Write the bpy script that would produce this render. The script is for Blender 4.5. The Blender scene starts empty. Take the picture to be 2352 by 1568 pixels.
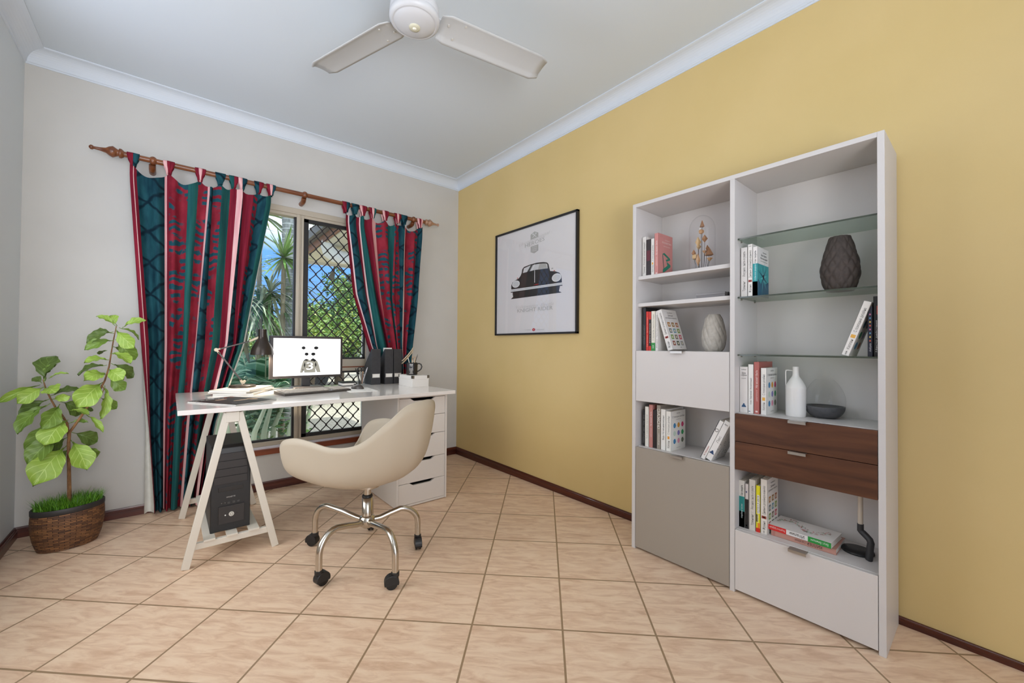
import bpy, math, random
from mathutils import Vector, Matrix
S = bpy.context.scene
COL = S.collection
random.seed(7)
PI = math.pi

# ------------------------------------------------------------------ camera
cd = bpy.data.cameras.new('camera'); cam = bpy.data.objects.new('camera', cd); COL.objects.link(cam)
cd.sensor_fit = 'HORIZONTAL'; cd.sensor_width = 36.0; cd.lens = 932.7 / 2352 * 36.0
cd.clip_start = 0.02; cd.clip_end = 200
R = ((0.7645621545, -0.6445060228, 0.0075298401),
     (-0.0138965089, -0.0048032423, 0.9998919021),
     (0.6444001854, 0.7645841454, 0.0126287609))
m = Matrix(((R[0][0], R[1][0], -R[2][0], 0), (R[0][1], R[1][1], -R[2][1], 0), (R[0][2], R[1][2], -R[2][2], 0), (0, 0, 0, 1)))
m.translation = Vector((0, 0, 1.0))
cam.matrix_world = m
S.camera = cam

# ------------------------------------------------------------------ view, world, lights
vs = S.view_settings
vs.view_transform = 'Standard'; vs.look = 'None'; vs.gamma = 1.0; vs.exposure = -0.14; vs.use_curve_mapping = False
try:
    S.cycles.max_bounces = 10; S.cycles.diffuse_bounces = 5; S.cycles.transparent_max_bounces = 24
    S.cycles.transmission_bounces = 8; S.cycles.use_denoising = True
    S.cycles.caustics_reflective = False; S.cycles.caustics_refractive = False
except Exception: pass

def lamp(name, kind, energy, color, loc, target=None, **kw):
    d = bpy.data.lights.new(name, kind); d.energy = energy; d.color = color
    for k, v in kw.items(): setattr(d, k, v)
    o = bpy.data.objects.new(name, d); COL.objects.link(o); o.location = loc
    if target is not None:
        o.rotation_euler = (Vector(target) - Vector(loc)).to_track_quat('-Z', 'Y').to_euler()
    return o

W = bpy.data.worlds.new('World'); S.world = W; W.use_nodes = True
nt = W.node_tree; nt.nodes.clear()
out = nt.nodes.new('ShaderNodeOutputWorld'); bg = nt.nodes.new('ShaderNodeBackground')
sky = nt.nodes.new('ShaderNodeTexSky'); sky.sky_type = 'PREETHAM'; sky.turbidity = 3.0
sky.sun_direction = Vector((0.20, -0.22, 0.95)).normalized()
tc = nt.nodes.new('ShaderNodeTexCoord'); nz = nt.nodes.new('ShaderNodeTexNoise'); nz.inputs['Scale'].default_value = 2.6
nz.inputs['Detail'].default_value = 6
rp = nt.nodes.new('ShaderNodeValToRGB'); rp.color_ramp.elements[0].position = 0.42; rp.color_ramp.elements[1].position = 0.58
rp.color_ramp.elements[0].color = (0.22, 0.22, 0.22, 1)
mx = nt.nodes.new('ShaderNodeMixRGB'); mx.inputs[2].default_value = (1.0, 1.0, 1.0, 1)
sc = nt.nodes.new('ShaderNodeMixRGB'); sc.blend_type = 'MULTIPLY'; sc.inputs[0].default_value = 1.0; sc.inputs[2].default_value = (0.34, 0.62, 1.10, 1)
L = nt.links
L.new(tc.outputs['Generated'], nz.inputs['Vector']); L.new(nz.outputs['Fac'], rp.inputs['Fac'])
sxyz = nt.nodes.new('ShaderNodeSeparateXYZ'); L.new(tc.outputs['Generated'], sxyz.inputs[0])
bank = nt.nodes.new('ShaderNodeMapRange'); bank.inputs['From Min'].default_value = 0.195; bank.inputs['From Max'].default_value = 0.25; L.new(sxyz.outputs['Z'], bank.inputs['Value'])
cm_ = nt.nodes.new('ShaderNodeMath'); cm_.operation = 'MULTIPLY'; L.new(bank.outputs[0], cm_.inputs[0]); L.new(rp.outputs['Color'], cm_.inputs[1])
ca0 = nt.nodes.new('ShaderNodeMath'); ca0.operation = 'MULTIPLY_ADD'; L.new(bank.outputs[0], ca0.inputs[0]); ca0.inputs[1].default_value = 0.45; L.new(cm_.outputs[0], ca0.inputs[2]); ca0.use_clamp = True
L.new(sky.outputs[0], sc.inputs[1]); L.new(sc.outputs[0], mx.inputs[1]); L.new(ca0.outputs[0], mx.inputs[0])
L.new(mx.outputs[0], bg.inputs['Color']); bg.inputs['Strength'].default_value = 2.0
L.new(bg.outputs[0], out.inputs['Surface'])

sun = lamp('sun', 'SUN', 5.0, (1.0, 0.95, 0.86), (-3, -4, 6), angle=math.radians(1.0))
sun.rotation_euler = (Vector((-0.20, 0.22, -0.95))).to_track_quat('-Z', 'Y').to_euler()
# fill lamps added at invented, unseen openings: left wall and behind the camera
lamp('left_fill', 'AREA', 17, (1.0, 0.985, 0.955), (-0.66, 2.05, 1.42), (2.0, 2.05, 1.42), shape='RECTANGLE', size=1.2, size_y=1.7)
lamp('rear_fill', 'AREA', 12, (1.0, 0.955, 0.89), (0.15, -1.75, 1.25), (0.15, 2.5, .75), shape='RECTANGLE', size=1.2, size_y=2.0, spread=math.radians(92))
lamp('window_daylight', 'AREA', 46, (0.84, 0.92, 1.0), (0.68, 3.75, 2.62), (0.8, 1.6, 0.6), shape='RECTANGLE', size=1.3, size_y=0.8)
lamp('ceiling_fill', 'AREA', 35, (0.97, 0.98, 0.99), (0.0, -1.05, 1.0), (0.25, 0.35, 2.53), shape='RECTANGLE', size=0.9, size_y=0.9, spread=math.radians(125))  # unseen lamp added behind the camera, aimed up to brighten the ceiling

# ------------------------------------------------------------------ materials
def lin(c):
    r = []
    for v in c[:3]:
        v = v / 255.0
        r.append(v / 12.92 if v <= 0.04045 else ((v + 0.055) / 1.055) ** 2.4)
    return (r[0], r[1], r[2], 1.0)
MATS = {}
def mat(name, rgb=(200, 200, 200), rough=0.5, metal=0.0, spec=0.5, emit=None, estr=1.0, coat=0.0, sss=0.0):
    if name in MATS: return MATS[name]
    M = bpy.data.materials.new(name); M.use_nodes = True
    b = M.node_tree.nodes['Principled BSDF']
    b.inputs['Base Color'].default_value = lin(rgb); b.inputs['Roughness'].default_value = rough
    b.inputs['Metallic'].default_value = metal; b.inputs['Specular IOR Level'].default_value = spec
    if coat: b.inputs['Coat Weight'].default_value = coat; b.inputs['Coat Roughness'].default_value = 0.05
    if emit is not None:
        b.inputs['Emission Color'].default_value = lin(emit); b.inputs['Emission Strength'].default_value = estr
    MATS[name] = M
    return M
def nd(M, t, **kw):
    n = M.node_tree.nodes.new(t)
    for k, v in kw.items(): setattr(n, k, v)
    return n
def noisy(name, c1, c2, rough=0.5, scale=(8, 8, 8), detail=6, lo=0.35, hi=0.65, coord='Object', bump=0.0, metal=0.0, spec=0.5, distort=0.0, coat=0.0):
    if name in MATS: return MATS[name]
    M = mat(name, c1, rough, metal, spec, coat=coat); b = M.node_tree.nodes['Principled BSDF']; l = M.node_tree.links
    t = nd(M, 'ShaderNodeTexCoord'); mp = nd(M, 'ShaderNodeMapping'); mp.inputs['Scale'].default_value = scale
    n = nd(M, 'ShaderNodeTexNoise'); n.inputs['Scale'].default_value = 1.0; n.inputs['Detail'].default_value = detail; n.inputs['Distortion'].default_value = distort
    r = nd(M, 'ShaderNodeValToRGB'); r.color_ramp.elements[0].position = lo; r.color_ramp.elements[1].position = hi
    r.color_ramp.elements[0].color = lin(c1); r.color_ramp.elements[1].color = lin(c2)
    l.new(t.outputs[coord], mp.inputs['Vector']); l.new(mp.outputs[0], n.inputs['Vector'])
    l.new(n.outputs['Fac'], r.inputs['Fac']); l.new(r.outputs['Color'], b.inputs['Base Color'])
    if bump:
        bp = nd(M, 'ShaderNodeBump'); bp.inputs['Strength'].default_value = bump; bp.inputs['Distance'].default_value = 0.004
        l.new(n.outputs['Fac'], bp.inputs['Height']); l.new(bp.outputs[0], b.inputs['Normal'])
    return M
def thin_glass(name, tint=(245, 250, 248), base=0.035, rough=0.0):
    if name in MATS: return MATS[name]
    M = bpy.data.materials.new(name); M.use_nodes = True; t = M.node_tree; t.nodes.clear()
    o = t.nodes.new('ShaderNodeOutputMaterial'); mx = t.nodes.new('ShaderNodeMixShader')
    a = t.nodes.new('ShaderNodeBsdfTransparent'); a.inputs['Color'].default_value = lin(tint)
    g = t.nodes.new('ShaderNodeBsdfGlossy'); g.inputs['Roughness'].default_value = rough
    f = t.nodes.new('ShaderNodeLayerWeight'); f.inputs['Blend'].default_value = 0.5
    pw_ = t.nodes.new('ShaderNodeMath'); pw_.operation = 'POWER'; pw_.inputs[1].default_value = 4.0; t.links.new(f.outputs['Facing'], pw_.inputs[0])
    ma = t.nodes.new('ShaderNodeMath'); ma.operation = 'MULTIPLY_ADD'; ma.inputs[1].default_value = 0.6; ma.inputs[2].default_value = base; t.links.new(pw_.outputs[0], ma.inputs[0])
    t.links.new(ma.outputs[0], mx.inputs[0]); t.links.new(a.outputs[0], mx.inputs[1]); t.links.new(g.outputs[0], mx.inputs[2])
    t.links.new(mx.outputs[0], o.inputs['Surface'])
    MATS[name] = M
    return M

M_WALL = noisy('paint_warm_white', (196, 194, 189), (201, 199, 194), 0.85, (3, 3, 3), spec=0.2)
M_WALLL = mat('paint_cool_white', (212, 218, 221), 0.6, spec=0.35)
M_YEL = noisy('paint_mustard', (212, 187, 128), (216, 191, 134), 0.62, (2, 2, 2), spec=0.3)
M_CEIL = mat('paint_ceiling', (208, 216, 223), 0.9, spec=0.2)
M_CORN = mat('paint_cornice', (212, 219, 227), 0.7, spec=0.3)
M_BASE = noisy('wood_baseboard', (60, 18, 8), (86, 32, 12), 0.35, (2, 2, 60), coat=0.25)
M_ROD = noisy('wood_rod', (92, 46, 20), (132, 76, 38), 0.35, (6, 60, 60), coat=0.3)
M_SILL = noisy('wood_sill', (116, 50, 18), (138, 66, 28), 0.4, (3, 60, 60))
M_ALU = noisy('aluminium_beige', (176, 166, 148), (184, 174, 157), 0.45, (2, 2, 2), metal=0.15)
M_BLKF = mat('black_frame', (24, 22, 22), 0.5)
M_GRILLE = mat('grille_black', (24, 14, 16), 0.5)
M_WHITE = mat('white_laminate', (206, 202, 199), 0.42, spec=0.4)
M_DOORW = mat('door_white', (208, 203, 199), 0.4, spec=0.4)
M_TAUPE = mat('door_taupe', (158, 149, 137), 0.45, spec=0.4)
M_GLOSS = mat('desk_gloss_white', (228, 222, 216), 0.14, spec=0.6, coat=0.3)
M_TREST = mat('trestle_white', (214, 208, 196), 0.4)
M_ALEX = mat('drawer_white', (212, 206, 199), 0.42)
M_DARK = mat('gap_dark', (40, 38, 38), 0.7)
M_STEEL = mat('brushed_steel', (176, 172, 166), 0.35, 1.0)
M_CHROME = mat('satin_chrome', (196, 190, 180), 0.2, 1.0)
M_SHELL = mat('chair_shell_cream', (184, 172, 153), 0.5, spec=0.35)
M_BPLAST = mat('black_plastic', (26, 26, 27), 0.45)
M_DPLAST = mat('dark_grey_plastic', (46, 44, 44), 0.5)
M_PCSIDE = mat('pc_case_black', (34, 35, 39), 0.45)
M_GLASS = thin_glass('clear_glass', (255, 255, 255), base=.02)
M_WGLASS = thin_glass('window_glass', (248, 252, 251), base=.02)
M_SGLASS = thin_glass('shelf_glass', (228, 237, 229))
M_SEDGE = mat('shelf_glass_edge', (58, 66, 54), 0.15, spec=0.7)
M_PAPER = mat('paper', (232, 228, 220), 0.8)
M_PAGES = noisy('book_pages', (222, 216, 204), (236, 232, 222), 0.85, (2, 2, 300))
M_INK = mat('ink_black', (28, 28, 30), 0.6)
M_GREYINK = mat('ink_grey', (150, 148, 144), 0.7)

def mat_floor():
    M = mat('tile_floor', (200, 170, 145), 0.38, spec=0.45); b = M.node_tree.nodes['Principled BSDF']; l = M.node_tree.links
    t = nd(M, 'ShaderNodeTexCoord'); mp = nd(M, 'ShaderNodeMapping', vector_type='TEXTURE')
    mp.inputs['Location'].default_value = (1.0758, 0.9872, 0); mp.inputs['Rotation'].default_value = (0, 0, math.radians(-44.55))
    l.new(t.outputs['Object'], mp.inputs['Vector'])
    br = nd(M, 'ShaderNodeTexBrick'); br.offset = 0.0; br.squash = 1.0
    br.inputs['Scale'].default_value = 1.0; br.inputs['Brick Width'].default_value = 0.3233; br.inputs['Row Height'].default_value = 0.3233
    br.inputs['Mortar Size'].default_value = 0.0036; br.inputs['Mortar Smooth'].default_value = 0.1; br.inputs['Bias'].default_value = 0
    br.inputs['Color1'].default_value = (0.35, 0.35, 0.35, 1); br.inputs['Color2'].default_value = (0.65, 0.65, 0.65, 1)
    l.new(mp.outputs[0], br.inputs['Vector'])
    m2 = nd(M, 'ShaderNodeMapping'); m2.inputs['Scale'].default_value = (9, 38, 1); l.new(mp.outputs[0], m2.inputs['Vector'])
    addv = nd(M, 'ShaderNodeVectorMath', operation='ADD'); l.new(m2.outputs[0], addv.inputs[0])
    sc_ = nd(M, 'ShaderNodeVectorMath', operation='SCALE'); sc_.inputs['Scale'].default_value = 40; l.new(br.outputs['Color'], sc_.inputs[0]); l.new(sc_.outputs[0], addv.inputs[1])
    n = nd(M, 'ShaderNodeTexNoise'); n.inputs['Scale'].default_value = 1.0; n.inputs['Detail'].default_value = 9; n.inputs['Roughness'].default_value = 0.62; n.inputs['Distortion'].default_value = 0.7
    l.new(addv.outputs[0], n.inputs['Vector'])
    r = nd(M, 'ShaderNodeValToRGB'); e = r.color_ramp.elements
    e[0].position = 0.30; e[0].color = lin((202, 167, 139)); e[1].position = 0.74; e[1].color = lin((234, 210, 183))
    x = e.new(0.44); x.color = lin((217, 185, 157)); x = e.new(0.56); x.color = lin((228, 200, 172))
    l.new(n.outputs['Fac'], r.inputs['Fac'])
    mxx = nd(M, 'ShaderNodeMixRGB'); l.new(br.outputs['Fac'], mxx.inputs[0]); l.new(r.outputs['Color'], mxx.inputs[1]); mxx.inputs[2].default_value = lin((150, 124, 95))
    l.new(mxx.outputs[0], b.inputs['Base Color'])
    bp = nd(M, 'ShaderNodeBump'); bp.invert = True; bp.inputs['Strength'].default_value = 0.5; bp.inputs['Distance'].default_value = 0.002
    l.new(br.outputs['Fac'], bp.inputs['Height']); l.new(bp.outputs[0], b.inputs['Normal'])
    rr = nd(M, 'ShaderNodeMapRange'); rr.inputs['To Min'].default_value = 0.34; rr.inputs['To Max'].default_value = 0.5
    l.new(n.outputs['Fac'], rr.inputs['Value']); l.new(rr.outputs[0], b.inputs['Roughness'])
    return M
M_FLOOR = mat_floor()

# ------------------------------------------------------------------ mesh builder
OFF = {}
class MB:
    def __init__(s): s.v = []; s.f = []; s.mi = []; s.uv = []; s.sm = []
    def add(s, verts, faces, mi=0, uvs=None, smooth=False):
        b = len(s.v); s.v += [tuple(p) for p in verts]
        for k, f in enumerate(faces):
            s.f.append(tuple(b + i for i in f)); s.mi.append(mi); s.sm.append(smooth)
            s.uv.append(uvs[k] if uvs else None)
        return s
    def box(s, a, b, mi=0, M=None):
        x0, y0, z0 = (min(a[i], b[i]) for i in range(3)); x1, y1, z1 = (max(a[i], b[i]) for i in range(3))
        V = [(x0, y0, z0), (x1, y0, z0), (x1, y1, z0), (x0, y1, z0), (x0, y0, z1), (x1, y0, z1), (x1, y1, z1), (x0, y1, z1)]
        if M is not None: V = [tuple(M @ Vector(p)) for p in V]
        return s.add(V, [(3, 2, 1, 0), (4, 5, 6, 7), (0, 1, 5, 4), (1, 2, 6, 5), (2, 3, 7, 6), (3, 0, 4, 7)], mi)
    def bar(s, p0, p1, w, h, up=(0, 0, 1), mi=0):
        p0 = Vector(p0); p1 = Vector(p1); d = (p1 - p0).normalized(); u = Vector(up); x = d.cross(u).normalized(); y = x.cross(d).normalized()
        V = []
        for p in (p0, p1):
            for a, b in ((-1, -1), (1, -1), (1, 1), (-1, 1)): V.append(p + x * a * w / 2 + y * b * h / 2)
        return s.add(V, [(0, 1, 2, 3), (7, 6, 5, 4), (0, 4, 5, 1), (1, 5, 6, 2), (2, 6, 7, 3), (3, 7, 4, 0)], mi)
    def tube(s, pts, r, n=12, mi=0, cap=True, smooth=True):
        pts = [Vector(p) for p in pts]; k = len(pts)
        rr = r if isinstance(r, (list, tuple)) else [r] * k
        prev = None; rings = []
        for i, p in enumerate(pts):
            t = (pts[min(i + 1, k - 1)] - pts[max(i - 1, 0)]).normalized()
            if prev is None:
                a = Vector((0, 0, 1)) if abs(t.z) < 0.9 else Vector((1, 0, 0)); x = t.cross(a).normalized()
            else: x = (prev - t * prev.dot(t)).normalized()
            prev = x; y = t.cross(x)
            rings.append([p + (x * math.cos(2 * PI * j / n) + y * math.sin(2 * PI * j / n)) * rr[i] for j in range(n)])
        V = [v for ring in rings for v in ring]
        F = [(i * n + j, i * n + (j + 1) % n, (i + 1) * n + (j + 1) % n, (i + 1) * n + j) for i in range(k - 1) for j in range(n)]
        s.add(V, F, mi, smooth=smooth)
        if cap: s.add(rings[0], [tuple(range(n))[::-1]], mi); s.add(rings[-1], [tuple(range(n))], mi)
        return s
    def cyl(s, p0, p1, r, n=24, mi=0): return s.tube([p0, p1], r, n, mi)
    def lathe(s, prof, c, n=32, mi=0, fn=None, sx=1.0, sy=1.0, rot=0.0, uv=False, close=False):
        V = []; k = len(prof); cr, sr = math.cos(rot), math.sin(rot)
        for i, (r, z) in enumerate(prof):
            for j in range(n):
                a = 2 * PI * j / n; q = r * (fn(a, z, r) if fn else 1.0); x, y = q * math.cos(a) * sx, q * math.sin(a) * sy
                V.append((c[0] + x * cr - y * sr, c[1] + x * sr + y * cr, c[2] + z))
        F = []; U = []
        h = [0.0]
        for i in range(1, k): h.append(h[-1] + math.hypot(prof[i][0] - prof[i - 1][0], prof[i][1] - prof[i - 1][1]))
        R0 = max(p[0] for p in prof) * (sx + sy) / 2 * 2 * PI
        for i in range(k - 1):
            for j in range(n):
                F.append((i * n + j, i * n + (j + 1) % n, (i + 1) * n + (j + 1) % n, (i + 1) * n + j))
                U.append(((j / n * R0, h[i]), ((j + 1) / n * R0, h[i]), ((j + 1) / n * R0, h[i + 1]), (j / n * R0, h[i + 1])))
        s.add(V, F, mi, U if uv else None, smooth=True)
        if prof[0][0] > 1e-6 and close: s.add(V[:n], [tuple(range(n))[::-1]], mi)
        if prof[-1][0] > 1e-6 and close: s.add(V[-n:], [tuple(range(n))], mi)
        return s
    def poly(s, P, mi=0): return s.add(P, [tuple(range(len(P)))], mi)
    def prism(s, P, d, mi=0):
        n = len(P); P = [Vector(p) for p in P]; d = Vector(d)
        V = P + [p + d for p in P]
        F = [tuple(range(n))[::-1], tuple(range(n, 2 * n))] + [(i, (i + 1) % n, n + (i + 1) % n, n + i) for i in range(n)]
        return s.add(V, F, mi)
    def ellipsoid(s, c, r, n=16, k=10, mi=0):
        V = []
        for i in range(k + 1):
            t = PI * i / k
            for j in range(n):
                a = 2 * PI * j / n; V.append((c[0] + r[0] * math.sin(t) * math.cos(a), c[1] + r[1] * math.sin(t) * math.sin(a), c[2] - r[2] * math.cos(t)))
        return s.add(V, [(i * n + j, i * n + (j + 1) % n, (i + 1) * n + (j + 1) % n, (i + 1) * n + j) for i in range(k) for j in range(n)], mi, smooth=True)
    def text(s, body, org, right, up, h=None, w=None, mi=0, align='L', slant=0.0):
        """lettering, org = left end (L), middle (C) or right end (R) of the baseline; h = height of a capital, w = squeeze to this width"""
        c = bpy.data.curves.new('t', 'FONT'); c.body = body; c.resolution_u = 2; c.shear = slant
        o = bpy.data.objects.new('t', c); COL.objects.link(o)
        me = bpy.data.meshes.new_from_object(o.evaluated_get(bpy.context.evaluated_depsgraph_get()))
        bpy.data.objects.remove(o); bpy.data.curves.remove(c)
        if not me.vertices: return s
        xs = [v.co.x for v in me.vertices]; x0, x1 = min(xs), max(xs); tw = max(x1 - x0, 1e-6)
        sy = (h / 0.729) if h else w / tw; sx = (w / tw) if w else sy
        right = Vector(right).normalized(); up = Vector(up).normalized(); org = Vector(org)
        sh = {'L': 0, 'C': 0.5, 'R': 1.0}[align]
        V = [org + right * ((v.co.x - x0 - sh * tw) * sx) + up * (v.co.y * sy) for v in me.vertices]
        s.add(V, [tuple(p.vertices) for p in me.polygons], mi); bpy.data.meshes.remove(me)
        return s
    def build(s, name, mats, parent=None, bevel=0.0, local=False, seg=2, solid=0.0, subsurf=0, autos=False):
        o_ = Vector((0, 0, 0)) if local or parent is None else OFF.get(parent.name, Vector((0, 0, 0)))
        me = bpy.data.meshes.new(name); me.from_pydata([tuple(Vector(p) - o_) for p in s.v], [], s.f)
        for M_ in (mats if isinstance(mats, (list, tuple)) else [mats]): me.materials.append(M_)
        me.polygons.foreach_set('material_index', s.mi); me.polygons.foreach_set('use_smooth', s.sm)
        if any(u is not None for u in s.uv):
            ul = me.uv_layers.new(name='UVMap')
            for p, u in zip(me.polygons, s.uv):
                if u is None: continue
                for li, q in zip(p.loop_indices, u): ul.data[li].uv = q
        me.validate(); me.update()
        o = bpy.data.objects.new(name, me); COL.objects.link(o)
        if parent is not None: o.parent = parent; OFF[o.name] = o_
        else: OFF[o.name] = Vector((0, 0, 0))
        if solid:
            md = o.modifiers.new('solid', 'SOLIDIFY'); md.thickness = solid; md.offset = 0
        if subsurf:
            md = o.modifiers.new('sub', 'SUBSURF'); md.levels = subsurf; md.render_levels = subsurf
        if bevel:
            md = o.modifiers.new('bevel', 'BEVEL'); md.width = bevel; md.segments = seg; md.limit_method = 'ANGLE'; md.angle_limit = math.radians(40)
        return o

def tag(o, label, cat, group=None, kind=None):
    o['label'] = label; o['category'] = cat
    if group: o['group'] = group
    if kind: o['kind'] = kind
    return o
def thing(name, label, cat, loc=(0, 0, 0), group=None, kind=None, rot=None):
    o = bpy.data.objects.new(name, None); COL.objects.link(o); o.location = loc; o.empty_display_size = 0.05
    if rot: o.rotation_euler = rot
    OFF[o.name] = Vector(loc)
    return tag(o, label, cat, group, kind)
def struct(name, mb, mats, parent=None, label=None, **kw):
    o = mb.build(name, mats, parent, **kw)
    if parent is None: o['kind'] = 'structure'
    if label: o['label'] = label
    return o
def box(a, b): return MB().box(a, b)

# ------------------------------------------------------------------ room shell
X0, Y0, XL, YR = 2.060, 3.242, -0.597, -1.70
HC, CW = 2.457, 0.077; H = HC + CW
WX0, WX1, WZ0, WZ1 = 0.10, 1.205, 0.285, 1.985       # the window opening
fl = MB().box((XL - .1, YR - .1, -0.05), (X0 + .1, Y0 + .1, 0)); struct('floor', fl, M_FLOOR, label='beige stone-look tiles laid on the diagonal')
struct('ceiling', MB().box((XL - .1, YR - .1, H), (X0 + .1, Y0 + .1, H + .05)), M_CEIL)
wb = MB()
wb.box((XL - .1, Y0, 0), (WX0, Y0 + .11, H)); wb.box((WX1, Y0, 0), (X0 + .1, Y0 + .11, H))
wb.box((WX0, Y0, 0), (WX1, Y0 + .11, WZ0)); wb.box((WX0, Y0, WZ1), (WX1, Y0 + .11, H))
struct('wall_back', wb, M_WALL)
struct('wall_right', MB().box((X0, YR - .1, 0), (X0 + .1, Y0, H)), M_YEL)
wl = MB()
wl.box((XL - .1, YR - .1, 0), (XL, 1.45, H)); wl.box((XL - .1, 2.65, 0), (XL, Y0, H)); wl.box((XL - .1, 1.45, 0), (XL, 2.65, .55)); wl.box((XL - .1, 1.45, 2.3), (XL, 2.65, H))
struct('wall_left', wl, M_WALLL)
wr = MB()
wr.box((XL - .1, YR - .1, 0), (-.55, YR, H)); wr.box((1.25, YR - .1, 0), (X0 + .1, YR, H)); wr.box((-.55, YR - .1, 2.4), (1.25, YR, H))
struct('wall_rear', wr, M_WALL)
# cornice: a cove swept round the room with mitred corners
prof = [(0, 0), (0.004, 0.0), (0.004, 0.008)]
for k in range(0, 9):
    a = PI / 2 * k / 8
    prof.append((0.008 + (CW - 0.016) * (1 - math.cos(a)), 0.010 + (CW - 0.018) * math.sin(a)))
prof += [(CW, CW - 0.006), (CW, CW)]
cm = MB(); n = len(prof); V = []
for d, z in prof: V += [(XL + d, YR + d, HC + z), (X0 - d, YR + d, HC + z), (X0 - d, Y0 - d, HC + z), (XL + d, Y0 - d, HC + z)]
cm.add(V, [(i * 4 + j, i * 4 + (j + 1) % 4, (i + 1) * 4 + (j + 1) % 4, (i + 1) * 4 + j) for i in range(n - 1) for j in range(4)])
struct('trim_1', cm, M_CORN, label='white coved cornice')
def base_board(name, p0, p1, inward, h0, h1):
    p0 = Vector(p0); p1 = Vector(p1); i_ = Vector(inward); mb = MB(); V = []
    for p, h in ((p0, h0), (p1, h1)):
        for d, f in ((0, 0), (.014, 0), (.014, .66), (.011, .70), (.011, .80), (.008, .86), (.006, 1.0), (0, 1.0)):
            V.append(p + i_ * d + Vector((0, 0, h * f)))
    mb.add(V, [(i, i + 1, i + 9, i + 8) for i in range(7)] + [tuple(range(8)), tuple(range(8, 16))[::-1]])
    return struct(name, mb, M_BASE)
base_board('baseboard_back', (XL, Y0, 0), (X0, Y0, 0), (0, -1, 0), .053, .064)
base_board('baseboard_right', (X0, Y0, 0), (X0, -.4, 0), (-1, 0, 0), .064, .018)
base_board('baseboard_left', (XL, Y0, 0), (XL, YR, 0), (1, 0, 0), .053, .10)

# ------------------------------------------------------------------ window
YG = 3.262
win = bpy.data.objects.new('window_1', None); COL.objects.link(win); win.location = (.65, Y0, WZ0); OFF['window_1'] = Vector((.65, Y0, WZ0)); win['kind'] = 'structure'
win['label'] = 'sliding window with beige aluminium frame and diamond grille'
fr = MB()
fr.box((WX0, Y0 - .004, 1.945), (WX1, Y0 + .07, WZ1)); fr.box((WX0, Y0 + .004, 1.925), (WX1, Y0 + .07, 1.946))
fr.box((WX0, Y0 - .002, .30), (WX1, Y0 + .07, .330)); fr.box((WX0, Y0, .33), (WX0 + .04, Y0 + .07, 1.945)); fr.box((WX1 - .008, Y0, .33), (WX1, Y0 + .07, 1.945))
fr.box((.690, Y0 - .002, .318), (.712, Y0 + .07, 1.945)); fr.box((.712, Y0 + .006, .318), (.724, Y0 + .07, 1.945)); fr.box((.724, Y0 + .000, .318), (.738, Y0 + .07, 1.945))
fr.box((.74, Y0 + .004, .836), (1.197, Y0 + .05, .894)); fr.box((.74, Y0 + .004, .802), (1.197, Y0 + .05, .828))
fr.build('window_frame', M_ALU, win, bevel=.002)
fs = MB()
fs.box((WX0 + .04, Y0 + .01, .330), (.690, Y0 + .04, .343)); fs.box((.677, Y0 + .01, .343), (.690, Y0 + .04, 1.94)); fs.box((WX0 + .04, Y0 + .01, 1.93), (.69, Y0 + .04, 1.945))
fs.box((.738, Y0 + .008, .320), (.772, Y0 + .035, 1.925)); fs.box((.738, Y0 + .008, .320), (1.197, Y0 + .035, .355)); fs.box((.738, Y0 + .008, 1.90), (1.197, Y0 + .035, 1.925))
fs.box((.738, Y0 + .008, .892), (1.197, Y0 + .035, .907)); fs.box((.738, Y0 + .008, .788), (1.197, Y0 + .035, .803)); fs.box((1.186, Y0 + .008, .32), (1.199, Y0 + .035, 1.925))
fs.build('screen_frame', M_BLKF, win, bevel=.001)
MB().box((.74, Y0 + .006, .827), (1.197, Y0 + .04, .837)).build('rail_strip', M_SILL, win)
MB().box((WX0 + .04, Y0 + .028, .335), (.685, Y0 + .032, 1.935)).build('glass_pane', M_WGLASS, win)
MB().box((.745, Y0 + .05, .335), (1.19, Y0 + .054, 1.915)).build('glass_pane', M_WGLASS, win)
gr = MB()
def strand(a, b):
    ax, az = a; bx, bz = b; pts = []
    for k in range(7):
        t = k / 6; w = t * t * (3 - 2 * t); pts.append((ax + (bx - ax) * (0.45 * t + 0.55 * w), az + (bz - az) * t))
    for p, q in zip(pts[:-1], pts[1:]): gr.bar((p[0], YG, p[1]), (q[0], YG, q[1]), .0064, .006, up=(0, 1, 0))
def grille(x0, x1, z0, z1, nx, nz):
    px, pz = .0800, .0945
    inside = lambda p: x0 - .005 <= p[0] <= x1 + .005 and z0 - .008 <= p[1] <= z1 + .008
    for i in range(-2, 14):
        for j in range(-2, 24):
            for ox, oz in ((0, 0), (px / 2, -pz / 2)):
                x = nx + i * px + ox; z = nz - j * pz + oz; c = (x, z)
                if inside(c): gr.box((x - .0058, YG - .004, z - .009), (x + .0058, YG + .004, z + .009))
                for sx in (-1, 1):
                    d = (x + sx * px / 2, z - pz / 2)
                    if inside(c) and inside(d): strand(c, d)
grille(.770, 1.188, .905, 1.902, .787, 1.860)
grille(.770, 1.188, .352, .790, .794, .730)
g_ = gr.build('grille', M_GRILLE, win); g_['label'] = 'black diamond security grille'
struct('trim_2', MB().box((WX0 - .02, Y0 - .012, .283), (WX1 + .02, Y0 + .02, .300)), mat('sill_white', (214, 214, 222), .5), bevel=.002, label='white strip of the window sill')
struct('trim_3', MB().box((WX0 - .03, Y0 - .026, .246), (WX1 + .03, Y0, .284)), M_SILL, bevel=.003, label='brown wooden apron under the window sill')

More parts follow.
